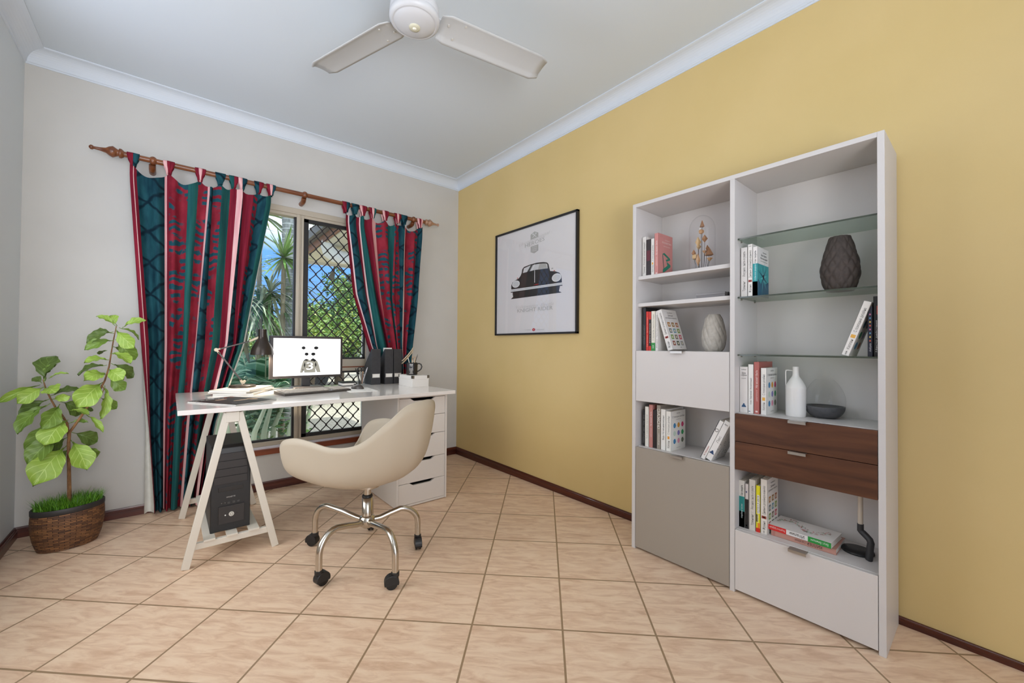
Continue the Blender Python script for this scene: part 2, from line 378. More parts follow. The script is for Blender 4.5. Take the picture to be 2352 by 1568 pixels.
# ------------------------------------------------------------------ curtains
def curtain_mats():
    base = {}
    def streak(name, c1, c2, sx=60, sy=3): return noisy(name, c1, c2, 0.8, (sx, sy, 1), 5, .3, .7, 'UV', spec=.15)
    base['C'] = streak('fabric_crimson', (104, 20, 38), (140, 36, 54))
    base['P'] = streak('fabric_pink', (214, 156, 158), (236, 192, 190))
    base['W'] = streak('fabric_pale_pink', (226, 190, 190), (240, 214, 212))
    base['G'] = streak('fabric_green_teal', (22, 70, 74), (38, 98, 94))
    base['L'] = streak('fabric_lining', (206, 206, 198), (220, 220, 214), 20, 20)
    # quilted teal: crossing dark diagonal lines
    M = streak('fabric_teal_quilted', (14, 48, 62), (34, 84, 92), 30, 6); b = M.node_tree.nodes['Principled BSDF']; l = M.node_tree.links
    ramp = [x for x in M.node_tree.nodes if x.type == 'VALTORGB'][0]; tcn = [x for x in M.node_tree.nodes if x.type == 'TEX_COORD'][0]
    prev = ramp.outputs['Color']
    for sgn in (1, -1):
        mp = nd(M, 'ShaderNodeMapping'); mp.inputs['Rotation'].default_value = (0, 0, sgn * math.radians(52)); l.new(tcn.outputs['UV'], mp.inputs['Vector'])
        wv = nd(M, 'ShaderNodeTexWave'); wv.inputs['Scale'].default_value = 2.3; wv.inputs['Distortion'].default_value = 1.6; wv.inputs['Detail Scale'].default_value = 4; l.new(mp.outputs[0], wv.inputs['Vector'])
        rr = nd(M, 'ShaderNodeValToRGB'); rr.color_ramp.elements[0].position = 0.0; rr.color_ramp.elements[1].position = 0.06; l.new(wv.outputs['Fac'], rr.inputs['Fac'])
        mm = nd(M, 'ShaderNodeMixRGB'); l.new(rr.outputs['Color'], mm.inputs[0]); mm.inputs[1].default_value = lin((8, 32, 44)); l.new(prev, mm.inputs[2]); prev = mm.outputs[0]
    l.new(prev, b.inputs['Base Color']); base['T'] = M
    # crimson with teal leaf sprays
    M = streak('fabric_crimson_floral', (112, 22, 38), (150, 46, 60), 14, 8); b = M.node_tree.nodes['Principled BSDF']; l = M.node_tree.links
    ramp = [x for x in M.node_tree.nodes if x.type == 'VALTORGB'][0]; tcn = [x for x in M.node_tree.nodes if x.type == 'TEX_COORD'][0]
    mp = nd(M, 'ShaderNodeMapping'); mp.inputs['Scale'].default_value = (20, 11, 1); l.new(tcn.outputs['UV'], mp.inputs['Vector'])
    n1 = nd(M, 'ShaderNodeTexNoise'); n1.inputs['Scale'].default_value = 1.6; n1.inputs['Detail'].default_value = 2; l.new(mp.outputs[0], n1.inputs['Vector'])
    ad = nd(M, 'ShaderNodeMixRGB'); ad.blend_type = 'LINEAR_LIGHT'; ad.inputs[0].default_value = 0.32; l.new(mp.outputs[0], ad.inputs[1]); l.new(n1.outputs['Color'], ad.inputs[2])
    vo = nd(M, 'ShaderNodeTexVoronoi'); vo.inputs['Scale'].default_value = 0.8; l.new(ad.outputs[0], vo.inputs['Vector'])
    w2 = nd(M, 'ShaderNodeTexWave', wave_type='RINGS'); w2.inputs['Scale'].default_value = 0.65; w2.inputs['Distortion'].default_value = 6; l.new(mp.outputs[0], w2.inputs['Vector'])
    r1 = nd(M, 'ShaderNodeValToRGB'); r1.color_ramp.elements[0].position = 0.46; r1.color_ramp.elements[1].position = 0.56
    r1.color_ramp.elements[0].color = (1, 1, 1, 1); r1.color_ramp.elements[1].color = (0, 0, 0, 1); l.new(vo.outputs['Distance'], r1.inputs['Fac'])
    r2 = nd(M, 'ShaderNodeValToRGB'); r2.color_ramp.elements[0].position = 0.42; r2.color_ramp.elements[1].position = 0.52; l.new(w2.outputs['Fac'], r2.inputs['Fac'])
    mu = nd(M, 'ShaderNodeMixRGB'); mu.blend_type = 'MULTIPLY'; mu.inputs[0].default_value = 1; l.new(r1.outputs['Color'], mu.inputs[1]); l.new(r2.outputs['Color'], mu.inputs[2])
    mm = nd(M, 'ShaderNodeMixRGB'); l.new(mu.outputs[0], mm.inputs[0]); l.new(ramp.outputs['Color'], mm.inputs[1]); mm.inputs[2].default_value = lin((30, 74, 86))
    l.new(mm.outputs[0], b.inputs['Base Color']); base['F'] = M
    return base
CM = curtain_mats(); CK = list('CPWGLTF'); CML = [CM[k] for k in CK]

def lag(zs, vs_, z):
    r = 0
    for i in range(len(zs)):
        t = vs_[i]
        for j in range(len(zs)):
            if j != i: t *= (z - zs[j]) / (zs[i] - zs[j])
        r += t
    return r
def pw(zs, vs_, z):
    if z >= zs[0]: return vs_[0]
    for i in range(len(zs) - 1):
        if z >= zs[i + 1]:
            t = (zs[i] - z) / (zs[i] - zs[i + 1]); return vs_[i] + (vs_[i + 1] - vs_[i]) * t
    return vs_[-1]
RODY, RODZ, RODR = 3.152, 2.066, 0.0150
def curtain(name, label, levels, cols, tabs, tabcols, ztab, sagk, lam, smooth, zmin):
    zs = [l_[0] for l_ in levels]; t = thing(name, label, 'curtain', (sum(tabs) / len(tabs), RODY, 0))
    mb = MB(); nb = len(levels[0][1]); s = [0.0]
    for i in range(nb - 1): s.append(s[-1] + max(.006, max(l_[1][i + 1] - l_[1][i] for l_ in levels)))
    rows = 40
    def ztop(x):
        for a, b in zip(tabs[:-1], tabs[1:]):
            if a <= x <= b:
                g = b - a; return ztab - min(.075, sagk * g) * math.sin(PI * (x - a) / g) ** .8
        return ztab
    f = lag if smooth else pw
    for i in range(nb - 1):
        k = max(2, int((s[i + 1] - s[i]) / .011)); V = []; U = []
        for a in range(k + 1):
            q = a / k; xs_ = [l_[1][i] * (1 - q) + l_[1][i + 1] * q for l_ in levels]; sf = s[i] + (s[i + 1] - s[i]) * q
            zt = ztop(xs_[0])
            for r in range(rows + 1):
                z = zt + (zmin - zt) * (r / rows); x = f(zs, xs_, min(z, zs[0]))
                amp = .015 + .019 * (r / rows) ** .6; y = 3.160 + .024 * min(1, (r / rows) * 3) + amp * math.sin(2 * PI * sf / lam + 0.6 * math.sin(3 * sf * 9)) + .003 * math.sin(9 * z + sf * 40)
                V.append((x, y, z)); U.append((sf, z))
        F = []; UV = []
        for a in range(k):
            for r in range(rows):
                ids = (a * (rows + 1) + r, a * (rows + 1) + r + 1, (a + 1) * (rows + 1) + r + 1, (a + 1) * (rows + 1) + r)
                F.append(ids); UV.append([U[j] for j in ids])
        mb.add(V, F, CK.index(cols[i]), UV, smooth=True)
    mb.build('drape', CML, t)
    for x, cc in zip(tabs, tabcols):
        tb = MB(); nn = len(cc); path = []
        for k in range(9):
            a = PI * k / 8; path.append((RODY - (RODR + .003) * math.cos(a), RODZ + (RODR + .003) * math.sin(a), .054))
        fr_ = [(RODY - RODR - .003, ztab - .012, .022), (RODY - RODR - .005, ztab + .012, .030), (RODY - RODR - .004, ztab + .03, .046)]
        bk = [(RODY + RODR + .004, ztab + .03, .046), (RODY + RODR + .004, ztab + .012, .030), (RODY + RODR + .002, ztab - .012, .022)]
        pts = fr_ + path + bk
        for c in range(nn):
            V = []; U = []
            for (y, z, w) in pts:
                for e in (c / nn, (c + 1) / nn): V.append((x - w / 2 + w * e, y - .004 * math.sin(PI * e), z)); U.append((x + w * e, z))
            F = [(2 * i, 2 * i + 1, 2 * i + 3, 2 * i + 2) for i in range(len(pts) - 1)]
            tb.add(V, F, CK.index(cc[c]), [[U[j] for j in ff] for ff in F], smooth=True)
        tb.build('tab', CML, t, solid=.002)
    return t
Lt = [-0.1874, -0.1874, -0.1728, -0.1699, -0.1582, -0.0365, -0.026, -0.0173, 0.0721, 0.1212, 0.1688, 0.1788, 0.1952, 0.2377, 0.2847, 0.3186, 0.3494, 0.3554, 0.4101, 0.4363, 0.4802, 0.5135, 0.515]
Lm = [-0.1263, -0.1263, -0.1094, -0.1061, -0.0926, -0.0233, -0.0124, -0.0025, 0.06, 0.085, 0.1211, 0.1247, 0.1691, 0.203, 0.2452, 0.2726, 0.2825, 0.3165, 0.3266, 0.3367, 0.3454, 0.3693, 0.379]
Ll = [-0.101, -0.0856, -0.0823, -0.0816, -0.079, -0.0227, -0.0143, -0.0065, 0.0286, 0.0638, 0.0844, 0.0969, 0.122, 0.1411, 0.1646, 0.1733, 0.1885, 0.1994, 0.206, 0.2127, 0.2193, 0.2282, 0.238]
Lb = [-0.1, -0.0563, -0.0538, -0.0532, -0.0512, -0.0163, -0.0118, -0.006, 0.0178, 0.0488, 0.062, 0.0733, 0.0949, 0.1094, 0.1262, 0.1346, 0.1453, 0.1516, 0.1559, 0.1602, 0.1645, 0.1688, 0.174]
cl = curtain('curtain', 'long striped tab-top curtain in crimson and teal behind the desk lamp', [(1.95, Lt), (1.0, Lm), (.5, Ll), (.04, Lb)],
        'LCWCTPCFGFPTFGCPTCFTGL', [-.1731, -.0178, .13, .2307, .3016, .3463, .4387, .5095],
        ['CT', 'PCC', 'CPC', 'T', 'GC', 'PT', 'TC', 'CPT'], 2.018, .34, .090, False, .012)
Rt = [1.0066, 1.026, 1.0325, 1.0883, 1.1117, 1.1184, 1.1557, 1.204, 1.2426, 1.34, 1.392, 1.4336, 1.4797, 1.4875, 1.6109, 1.6396]
Rm = [1.075, 1.1015, 1.1085, 1.1793, 1.1896, 1.2, 1.2667, 1.2774, 1.3062, 1.3758, 1.3833, 1.4589, 1.4762, 1.4936, 1.5806, 1.6129]
Rl = [1.1981, 1.2329, 1.2365, 1.2753, 1.2789, 1.2824, 1.3623, 1.366, 1.3771, 1.4333, 1.4352, 1.4676, 1.4753, 1.4908, 1.518, 1.5694]
Rb = [1.33 + .215 * (x - 1.198) / .372 for x in Rl]
cr = curtain('curtain', 'short-looking striped tab-top curtain gathered by a cord beside the yellow wall', [(1.93, Rt), (1.4, Rm), (.98, Rl), (.84, [a * .5 + b * .5 for a, b in zip(Rl, Rb)]), (.04, Rb)],
        'CWTCWGCPFGFTWFT', [1.0028, 1.071, 1.1309, 1.2063, 1.3093, 1.4129, 1.4701, 1.6128],
        ['CT', 'T', 'PCC', 'CPG', 'PCC', 'CPC', 'T', 'PCP'], 2.012, .34, .10, False, .012)
tie = MB()
for dz in (0, -.021):
    tie.tube([(1.448, 3.142, .866 + dz), (1.475, 3.134, .886 + dz), (1.515, 3.136, .925 + dz), (1.552, 3.142, .965 + dz), (1.575, 3.17, .985 + dz), (1.59, 3.235, .99 + dz)], .0048, 8)
tag(tie.build('curtain_tieback', mat('cord_cream', (222, 206, 178), .8)), 'cream double cord holding the gathered curtain', 'cord')

rod = thing('curtain_rod', 'turned brown wooden curtain rod with finials above the window', 'curtain rod', (.7, RODY, RODZ))
MB().tube([(-.215, RODY, RODZ), (1.715, RODY, RODZ)], RODR, 20).build('pole', M_ROD, rod)
def finial(x, d, mt, lab=None):
    P = [(0, .018), (.010, .026), (.018, .026), (.022, .017), (.030, .022), (.044, .031), (.060, .024), (.072, .014), (.095, .009), (.118, .007), (.124, .012), (.132, .012), (.138, .004)]
    o = MB().tube([(x + d * a, RODY, RODZ) for a, r in P], [r for a, r in P], 20).build('finial', mt, rod)
    if lab: o['label'] = lab
finial(-.212, -1, M_ROD); finial(1.665, 1, noisy('wood_pale', (150, 110, 84), (176, 140, 116), .4, (6, 60, 60)), 'paler finial')
for x in (-.088, .72, 1.56):
    b = MB(); b.ellipsoid((x, RODY, RODZ), (.020, .024, .024), 16, 10); b.tube([(x - .004, RODY + .005, RODZ - .022), (x - .004, RODY + .02, RODZ - .040), (x - .004, RODY + .05, RODZ - .044), (x - .004, Y0, RODZ - .044)], .016, 14)
    b.build('bracket', M_ROD, rod)

# ------------------------------------------------------------------ ceiling fan
FX, FY = .722, 1.468
fan = thing('ceiling_fan', 'white ceiling fan with three flat blades', 'fan', (FX, FY, H))
M_FAN = mat('fan_white', (200, 202, 206), .4); M_BLADE = mat('fan_blade', (190, 192, 193), .45)
MB().lathe([(0.001, 0), (.062, 0), (.066, -.02), (.05, -.05), (.022, -.06), (.016, -.062)], (FX, FY, H), 32).build('canopy', M_FAN, fan)
MB().cyl((FX, FY, H - .05), (FX, FY, 2.36), .0125, 16).build('downrod', M_FAN, fan)
MB().lathe([(.0125, .085), (.05, .08), (.082, .06), (.093, .035), (.095, .012), (.093, .008), (.093, .002), (.096, -.002), (.097, -.014), (.094, -.022), (.086, -.027), (.083, -.0275), (.080, -.0265), (.078, -.029), (.06, -.037), (.03, -.043), (.001, -.045)], (FX, FY, 2.30), 48).build('motor_housing', M_FAN, fan)
bd = MB(); bd.lathe([(.022, 0), (.021, -.005), (.012, -.007), (.001, -.007)], (FX, FY, 2.258), 24)
bo = bd.build('badge', mat('badge_cream', (206, 204, 182), .4), fan); MB().lathe([(.008, 0), (.006, -.003), (.001, -.003)], (FX, FY, 2.2512), 20).build('badge_mark', mat('badge_mark', (236, 234, 220), .4), bo)
for k, ang in enumerate((109, -10, 229)):
    a = math.radians(ang); M_ = Matrix.Translation((FX, FY, 2.305)) @ Matrix.Rotation(a, 4, 'Z') @ Matrix.Rotation(math.radians(-11), 4, 'X')
    mb = MB(); prof2 = []
    for i in range(13):
        t = -1 + 2 * i / 12; prof2.append((t * .066, -.006 * abs(t) ** 2.2 - (.004 if t > .7 else 0)))
    V = []; ns = 14
    for j in range(ns + 1):
        u = j / ns; x = .100 + .505 * u; wd = 1.0
        if u > .93: wd = 1.0 - .30 * ((u - .93) / .07) ** 2
        if u < .04: wd = .80 + 5 * u
        for (y, z) in prof2: V.append(M_ @ Vector((x, y * wd, z)))
    F = [(j * 13 + i, j * 13 + i + 1, (j + 1) * 13 + i + 1, (j + 1) * 13 + i) for j in range(ns) for i in range(12)]
    mb.add(V, F, smooth=True); bl = mb.build('blade', M_BLADE, fan, solid=.003)
    for x, y in ((.135, -.02), (.20, -.045), (.17, .03)):
        MB().cyl(M_ @ Vector((x, y, -.0015)), M_ @ Vector((x, y, -.007)), .0048, 12).build('screw', mat('screw_white', (196, 194, 188), .4), bl)
    MB().bar(M_ @ Vector((.06, 0, .004)), M_ @ Vector((.16, 0, .004)), .05, .004, up=M_ @ Vector((0, 0, 1)) - M_.translation).build('blade_arm', M_FAN, fan)

# ------------------------------------------------------------------ framed poster
PY, PZ = 2.197, 1.499
pst = thing('framed_poster', 'black framed poster of an old black car on the yellow wall', 'poster', (X0, PY, PZ))
pf = MB(); y0, y1, z0, z1 = PY - .438, PY + .438, PZ - .409, PZ + .409
for a, b in (((2.034, y0, z0), (2.058, y1, z0 + .013)), ((2.034, y0, z1 - .013), (2.058, y1, z1)), ((2.034, y0, z0), (2.058, y0 + .013, z1)), ((2.034, y1 - .013, z0), (2.058, y1, z1))): pf.box(a, b)
pf.build('frame', M_BLKF, pst, bevel=.001)
pp = MB(); XP = 2.046
def P2(u, z, l=1): return (XP - .0006 * l, PY - u, z)
PM = [mat('poster_paper', (224, 220, 218), .35, spec=.6), mat('poster_black', (52, 48, 42), .35, spec=.6), mat('poster_grey', (176, 174, 168), .4), mat('poster_pale', (206, 206, 204), .35), mat('poster_red', (190, 50, 40), .4), mat('poster_white', (226, 226, 224), .35), mat('poster_dim', (206, 203, 199), .4), mat('poster_darkgrey', (84, 82, 80), .4)]
pp.box((XP, y0 + .01, z0 + .01), (2.056, y1 - .01, z1 - .01))
def PP(pts, mi, l): pp.poly([P2(u, z, l) for u, z in pts], mi)
def PE(c, r, mi, l, n=28): PP([(c[0] + r[0] * math.cos(2 * PI * k / n), c[1] + r[1] * math.sin(2 * PI * k / n)) for k in range(n)], mi, l)
PP([(-.2437, 1.44), (-.2441, 1.4773), (-.2306, 1.5017), (-.1988, 1.5128), (-.1543, 1.5256), (-.1347, 1.5413), (-.1219, 1.5613), (-.1157, 1.5893), (-.0953, 1.6043), (-.0269, 1.612), (.0443, 1.6152), (.1131, 1.6101), (.1514, 1.6001), (.1656, 1.5865), (.1724, 1.562), (.182, 1.5353), (.2352, 1.5253), (.2711, 1.5119), (.2907, 1.4866), (.2954, 1.44)], 1, 1)
PP([(-.2261, 1.43), (-.2261, 1.4062), (-.2201, 1.3883), (-.2486, 1.3722), (.2943, 1.3729), (.2678, 1.384), (.2763, 1.4156), (.2763, 1.43)], 1, 1)
PP([(-.1068, 1.5595), (-.0952, 1.5936), (-.0268, 1.6049), (.0643, 1.6038), (.142, 1.5948), (.1544, 1.5848), (.1584, 1.5574), (.0247, 1.5646)], 3, 2)
PP([(-.06, 1.561), (-.02, 1.604), (.005, 1.606), (-.03, 1.562)], 7, 3); PP([(-.015, 1.563), (.022, 1.606), (.03, 1.606), (-.005, 1.563)], 5, 3)
PP([(.06, 1.562), (.075, 1.603), (.14, 1.595), (.153, 1.558)], 2, 3)
PP([(-.2472, 1.4479), (.3007, 1.4414), (.3008, 1.4252), (-.247, 1.4293)], 5, 2); PP([(-.2472, 1.4400), (.3007, 1.4340), (.3007, 1.4320), (-.2472, 1.4375)], 7, 3)
PP([(-.2472, 1.4293), (.3008, 1.4252), (.3008, 1.4190), (-.2472, 1.4230)], 1, 3)
PE((-.1873, 1.4843), (.0450, .0275), 5, 2); PE((-.1873, 1.4843), (.036, .0215), 3, 3); PE((.2446, 1.4814), (.0450, .0285), 5, 2); PE((.2446, 1.4814), (.036, .0225), 3, 3)
PP([(.0215, 1.5627), (.0265, 1.5627), (.0275, 1.4721), (.0215, 1.4721)], 5, 3); PP([(.0106, 1.4543), (.0439, 1.4583), (.0756, 1.4579), (.0439, 1.4523)], 4, 3)
PP([(-.178, 1.524), (-.170, 1.5345), (-.163, 1.524)], 4, 2); PP([(.214, 1.529), (.222, 1.5375), (.230, 1.529)], 4, 2); PP([(.19, 1.548), (.20, 1.556), (.215, 1.553), (.208, 1.546)], 2, 2)
PP([(-.024, 1.8337), (.0180, 1.8508), (.0591, 1.8337), (.0594, 1.8010), (-.0236, 1.7960)], 2, 1); PP([(-.0231, 1.7440), (.0600, 1.7480), (.0600, 1.7030), (.0183, 1.6880), (-.0227, 1.7030)], 2, 1)
for sg in (-1, 1):
    PP([(.018 + sg * .018, 1.806), (.018 + sg * .022, 1.808), (.018 - sg * .012, 1.834), (.018 - sg * .017, 1.832)], 5, 2); PE((.018 - sg * .015, 1.833), (.007, .006), 5, 2, 12)
def PT(b, u, z, h, w, mi, align='L', slant=0, l=2, tilt=0): pp.text(b, P2(u, z, l), (0, -1, tilt), (0, 0, 1), h=h, w=w, mi=mi, align=align, slant=slant)
PT('HEROES', -.0861, 1.7462, .0290, .212, 2, tilt=.085); PT('Unconventional', -.1515, 1.7665, .024, .334, 6, slant=.35, tilt=.11)
PT('Volkswagen  Beetle', -.1852, 1.2930, .024, .405, 6, slant=.35); PT('KNIGHT RIDER', -.168, 1.2620, .0285, .378, 2)
for k, s_ in enumerate(('AUTHENTIC', 'CLASSIC', 'POSTER')): PT(s_, .018, 1.732 - k * .013, .007, .05, 5, 'C')
PE((.017, 1.126), (.0165, .0105), 4, 2, 20); PT('H', .017, 1.1225, .007, .010, 5, 'C', l=3); PT('UNCONVENTIONAL', -.0849, 1.1235, .0055, .073, 2); PT('HEROES SERIES', .0441, 1.1225, .0055, .083, 2)
pp.build('poster', PM, pst)
MB().box((2.0405, y0 + .012, z0 + .012), (2.0415, y1 - .012, z1 - .012)).build('glazing', M_GLASS, pst)

# ------------------------------------------------------------------ bookcase
BX, BB, BT = 1.787, 2.044, 1.723
bc = thing('bookcase', 'tall white open bookcase with taupe door and two walnut drawers against the yellow wall', 'bookcase', (1.9, .70, 0))
M_WALNUT = noisy('walnut', (66, 38, 24), (100, 62, 40), 0.45, (3, 3.5, 26), 8, .3, .72, spec=.35, distort=.6)
def bpart(name, a, b, mt=None, parent=None, bevel=.0012):
    return box(a, b).build(name, mt or M_WHITE, parent or bc, bevel=bevel)
bpart('side_panel', (BX, 1.158, 0), (BB, 1.177, BT)); bpart('side_panel', (BX, .228, 0), (BB, .247, BT)); bpart('divider', (BX, .691, 0), (BB, .710, 1.705))
bpart('top_panel', (BX, .247, 1.705), (BB, 1.158, BT)); bpart('back_panel', (2.034, .247, .02), (BB, 1.158, 1.705))
for z0, z1, x in ((1.341, 1.359, 1.806), (1.205, 1.223, 1.806), (.967, .985, 1.8065), (.734, .745, 1.8065), (.489, .507, 1.8065)): bpart('shelf', (x, .710, z0), (2.034, 1.158, z1))
for z0, z1 in ((.718, .733), (.502, .514), (.240, .256)): bpart('shelf', (1.8065, .247, z0), (2.034, .691, z1))
bpart('bottom_panel', (1.81, .247, .02), (2.034, .691, .038)); bpart('bottom_panel', (1.81, .710, .02), (2.034, 1.158, .038))
def pull(y, z, p):
    mb = MB(); mb.box((BX - .018, y - .028, z - .0005), (BX + .012, y + .028, z + .0012)); mb.box((BX - .018, y - .028, z - .009), (BX - .0165, y + .028, z))
    mb.build('handle', M_STEEL, p)
d = bpart('flap_door', (BX, .712, .735), (BX + .018, 1.156, .984), M_DOORW); pull(.937, .984, d)
d = bpart('door', (BX, .712, .011), (BX + .018, 1.156, .5055), M_TAUPE); d['label'] = 'taupe door'; pull(.936, .5055, d)
for z0, z1 in ((.619, .7315), (.503, .617)):
    d = bpart('drawer', (BX, .2485, z0), (BX + .018, .6895, z1), M_WALNUT); d['label'] = 'walnut drawer front'; pull(.470, z1, d)
d = bpart('drawer', (BX, .2485, .013), (BX + .018, .6895, .2555), M_DOORW); pull(.470, .2555, d)
for z in (1.4585, 1.2145, .975):
    g = box((1.8145, .2485, z - .0055), (2.03, .6895, z)).build('glass_shelf', M_SGLASS, bc)
    e = MB(); e.box((1.8130, .2490, z - .0057), (1.8145, .6890, z)); e.build('glass_edge', M_SEDGE, g)
    for x in (1.85, 2.0):
        for y in (.2475, .6905): MB().cyl((x, y - .006, z - .0095), (x, y + .006, z - .0095), .003, 8).build('shelf_pin', M_STEEL, g)

# ------------------------------------------------------------------ books
def cmat(c): return mat('cover_%d_%d_%d' % c, c, .45)
WH, OW = (222, 218, 212), (214, 208, 198)
def book(x, y, z, t, h, d, cover, label, group, spine=(), art=None, th=0.0, right=False, hue=None):
    """y = the book's side nearest the window; a leaning book turns about its lower edge"""
    dx = 0.0
    b = thing('book', label, 'book', (x, y, z), group, rot=(math.radians(th), 0, 0))
    s = t if right else 0.0          # right: pivot on the lower right edge
    Y = lambda v: v + s
    mb = MB(); c = .0016
    mb.box((0, Y(-c), 0), (d, Y(0), h)); mb.box((0, Y(-t), 0), (d, Y(-t + c), h)); mb.box((0, Y(-t), 0), (c, Y(0), h))
    mats = [cmat(cover)]
    mb.build('cover', mats, b, local=True, bevel=.0006)
    box((c, Y(-t + c), .002), (d - .003, Y(-c), h - .002)).build('pages', M_PAGES, b, local=True)
    if spine:
        sp = MB(); ms = []
        for it in spine:
            col = it[-1]
            if cmat(col) not in ms: ms.append(cmat(col))
            k = ms.index(cmat(col))
            if it[0] == 'rect': _, a0, a1, f0, f1, _c = it; sp.poly([(-.0004, Y(-t * f1), h * a0), (-.0004, Y(-t * f1), h * a1), (-.0004, Y(-t * f0), h * a1), (-.0004, Y(-t * f0), h * a0)][::-1], k)
            elif it[0] == 'horiz': _, body, zc, wf, hh, _c = it; sp.text(body, (-.0006, Y(-t / 2), h * zc), (0, -1, 0), (0, 0, 1), h=hh, w=t * wf, mi=k, align='C')
            else: body, a0, a1, cap, _c = it; sp.text(body, (-.0006, Y(-t * (.5 + cap / 2)), h * a0), (0, 0, 1), (0, 1, 0), h=t * cap, w=h * (a1 - a0), mi=k)
        sp.build('spine_print', ms, b, local=True)
    if art:
        ab = MB(); ms = []
        def K(col):
            if cmat(col) not in ms: ms.append(cmat(col))
            return ms.index(cmat(col))
        def A(u, v, l=1): return (d * u, Y(-t) - .0004 * l, h * v)
        art(ab, K, A, d, h)
        ab.build('cover_print', ms, b, local=True)
    return b
RT, UP = (1, 0, 0), (0, 0, 1)
BLK, GRY, TEA = (34, 34, 36), (120, 118, 114), (0, 128, 134)
def art_icons(ab, K, A, d, h):
    ab.text('ЯНА ФРАНК', A(.5, .90), RT, UP, h=.006, mi=K(GRY), align='C'); ab.text('Дневник', A(.5, .83), RT, UP, h=.009, mi=K(GRY), align='C'); ab.text('дизайнера-маньяка', A(.5, .77), RT, UP, h=.008, w=d * .8, mi=K(GRY), align='C')
    cols = [(176, 112, 40), (150, 104, 40), (170, 90, 50), (110, 120, 124), (96, 150, 170), (120, 150, 60), (110, 150, 70), (110, 96, 84), (200, 60, 96), (140, 60, 50), (56, 70, 52), (150, 150, 146)]
    for i, c in enumerate(cols):
        r, q = divmod(i, 3); u, v = .22 + .28 * q, .62 - .155 * r; w, e = .09, .055
        ab.poly([A(u - w, v - e), A(u + w, v - e), A(u + w, v + e), A(u - w, v + e)], K(c)); ab.poly([A(u - w * .55, v - e * .55, 2), A(u + w * .55, v - e * .55, 2), A(u + w * .5, v + e * .5, 2), A(u - w * .5, v + e * .5, 2)], K((206, 196, 170)))
    ab.text('МИФ', A(.62, .04), RT, UP, h=.005, mi=K(GRY), align='C')
def art_shapes(ab, K, A, d, h):
    ab.text('КАПЛАН', A(.5, .92), RT, UP, h=.006, mi=K(GRY), align='C'); ab.text('С помощью дизайна', A(.5, .83), RT, UP, h=.009, w=d * .84, mi=K(GRY), align='C'); ab.text('как менять мир', A(.5, .77), RT, UP, h=.004, mi=K(GRY), align='C')
    cols = [(60, 130, 176), (214, 150, 50), (206, 60, 110), (196, 214, 196), (130, 120, 180), (40, 150, 84), (60, 130, 176), (226, 150, 170), (104, 112, 90)]
    for i, c in enumerate(cols):
        r, q = divmod(i, 3); u, v = .24 + .27 * q, .63 - .2 * r
        ab.poly([A(u + .085 * math.cos(2 * PI * k / 14) * (1 + .1 * math.cos(3 * k)), v + .065 * math.sin(2 * PI * k / 14)) for k in range(14)], K(c))
    ab.text('издательство', A(.5, .05), RT, UP, h=.004, mi=K(GRY), align='C')
def art_teal(ab, K, A, d, h):
    ab.text('Александра', A(.62, .90), RT, UP, h=.005, mi=K(BLK), align='C'); ab.text('Как творить', A(.56, .83), RT, UP, h=.009, w=d * .5, mi=K(BLK), align='C'); ab.text('чтобы все увидели', A(.56, .77), RT, UP, h=.008, w=d * .66, mi=K(BLK), align='C'); ab.text('о том, как делать заметно', A(.56, .72), RT, UP, h=.004, w=d * .62, mi=K(GRY), align='C')
    ab.poly([A(0, 0), A(1, 0), A(1, .66), A(0, .66)], K((30, 150, 154))); ab.poly([A(0, 0, 1.2), A(1, 0, 1.2), A(1, .34, 1.2), A(.7, .28, 1.2), A(.5, .38, 1.2), A(.3, .26, 1.2), A(0, .36, 1.2)], K((16, 84, 112)))
    for k in range(12):
        a = 2 * PI * k / 12 + .2; r0, r1 = .07, .34 + .10 * (k % 3); c = K((12, 66, 92) if k % 2 else (96, 190, 190))
        ab.poly([A(.5 + r0 * math.cos(a - .3), .40 + r0 * math.sin(a - .3), 2), A(.5 + r1 * math.cos(a) * .95, .40 + r1 * math.sin(a) * .75, 2), A(.5 + r0 * math.cos(a + .3), .40 + r0 * math.sin(a + .3), 2)], c)
    ab.poly([A(.5 + .08 * math.cos(2 * PI * k / 12), .41 + .05 * math.sin(2 * PI * k / 12), 3) for k in range(12)], K((20, 40, 56)))
def art_pink(ab, K, A, d, h):
    c = K((226, 206, 200)); ab.text('повседневное', A(.62, .86), RT, UP, h=.005, mi=c, align='C'); ab.text('Не может быть', A(.58, .78), RT, UP, h=.011, w=d * .66, mi=c, align='C'); ab.text('удивительное рядом', A(.58, .71), RT, UP, h=.0045, mi=c, align='C')
    g = K((24, 120, 96)); g2 = K((20, 84, 78))
    for P, cc, l in (([(.26, .52), (.40, .56), (.80, .46), (.84, .42), (.56, .36), (.50, .40), (.68, .435), (.40, .50)], g, 1), ([(.56, .36), (.84, .30), (.84, .25), (.42, .10), (.30, .08), (.30, .16), (.62, .27)], g, 1.5), ([(.26, .52), (.31, .49), (.40, .16), (.36, .16)], g2, 1)): ab.poly([A(u, v, l) for u, v in P], cc)
def art_white(ab, K, A, d, h):
    ab.text('рисунки', A(.6, .10), RT, UP, h=.006, mi=K((190, 188, 184)), align='C'); ab.poly([A(.45, .3), A(.7, .26), A(.8, .44), A(.6, .5)], K((176, 174, 170)))
def art_tree(ab, K, A, d, h):
    rnd = random.Random(4)
    for k in range(46):
        u, v, a = rnd.uniform(.1, .95), rnd.uniform(.05, .95), rnd.uniform(0, PI); l = rnd.uniform(.05, .14)
        ab.poly([A(u, v, 1), A(u + l * math.cos(a), v + l * math.sin(a), 1), A(u + l * math.cos(a) - .02 * math.sin(a), v + l * math.sin(a) + .02, 1)], K((52, 62, 74)))
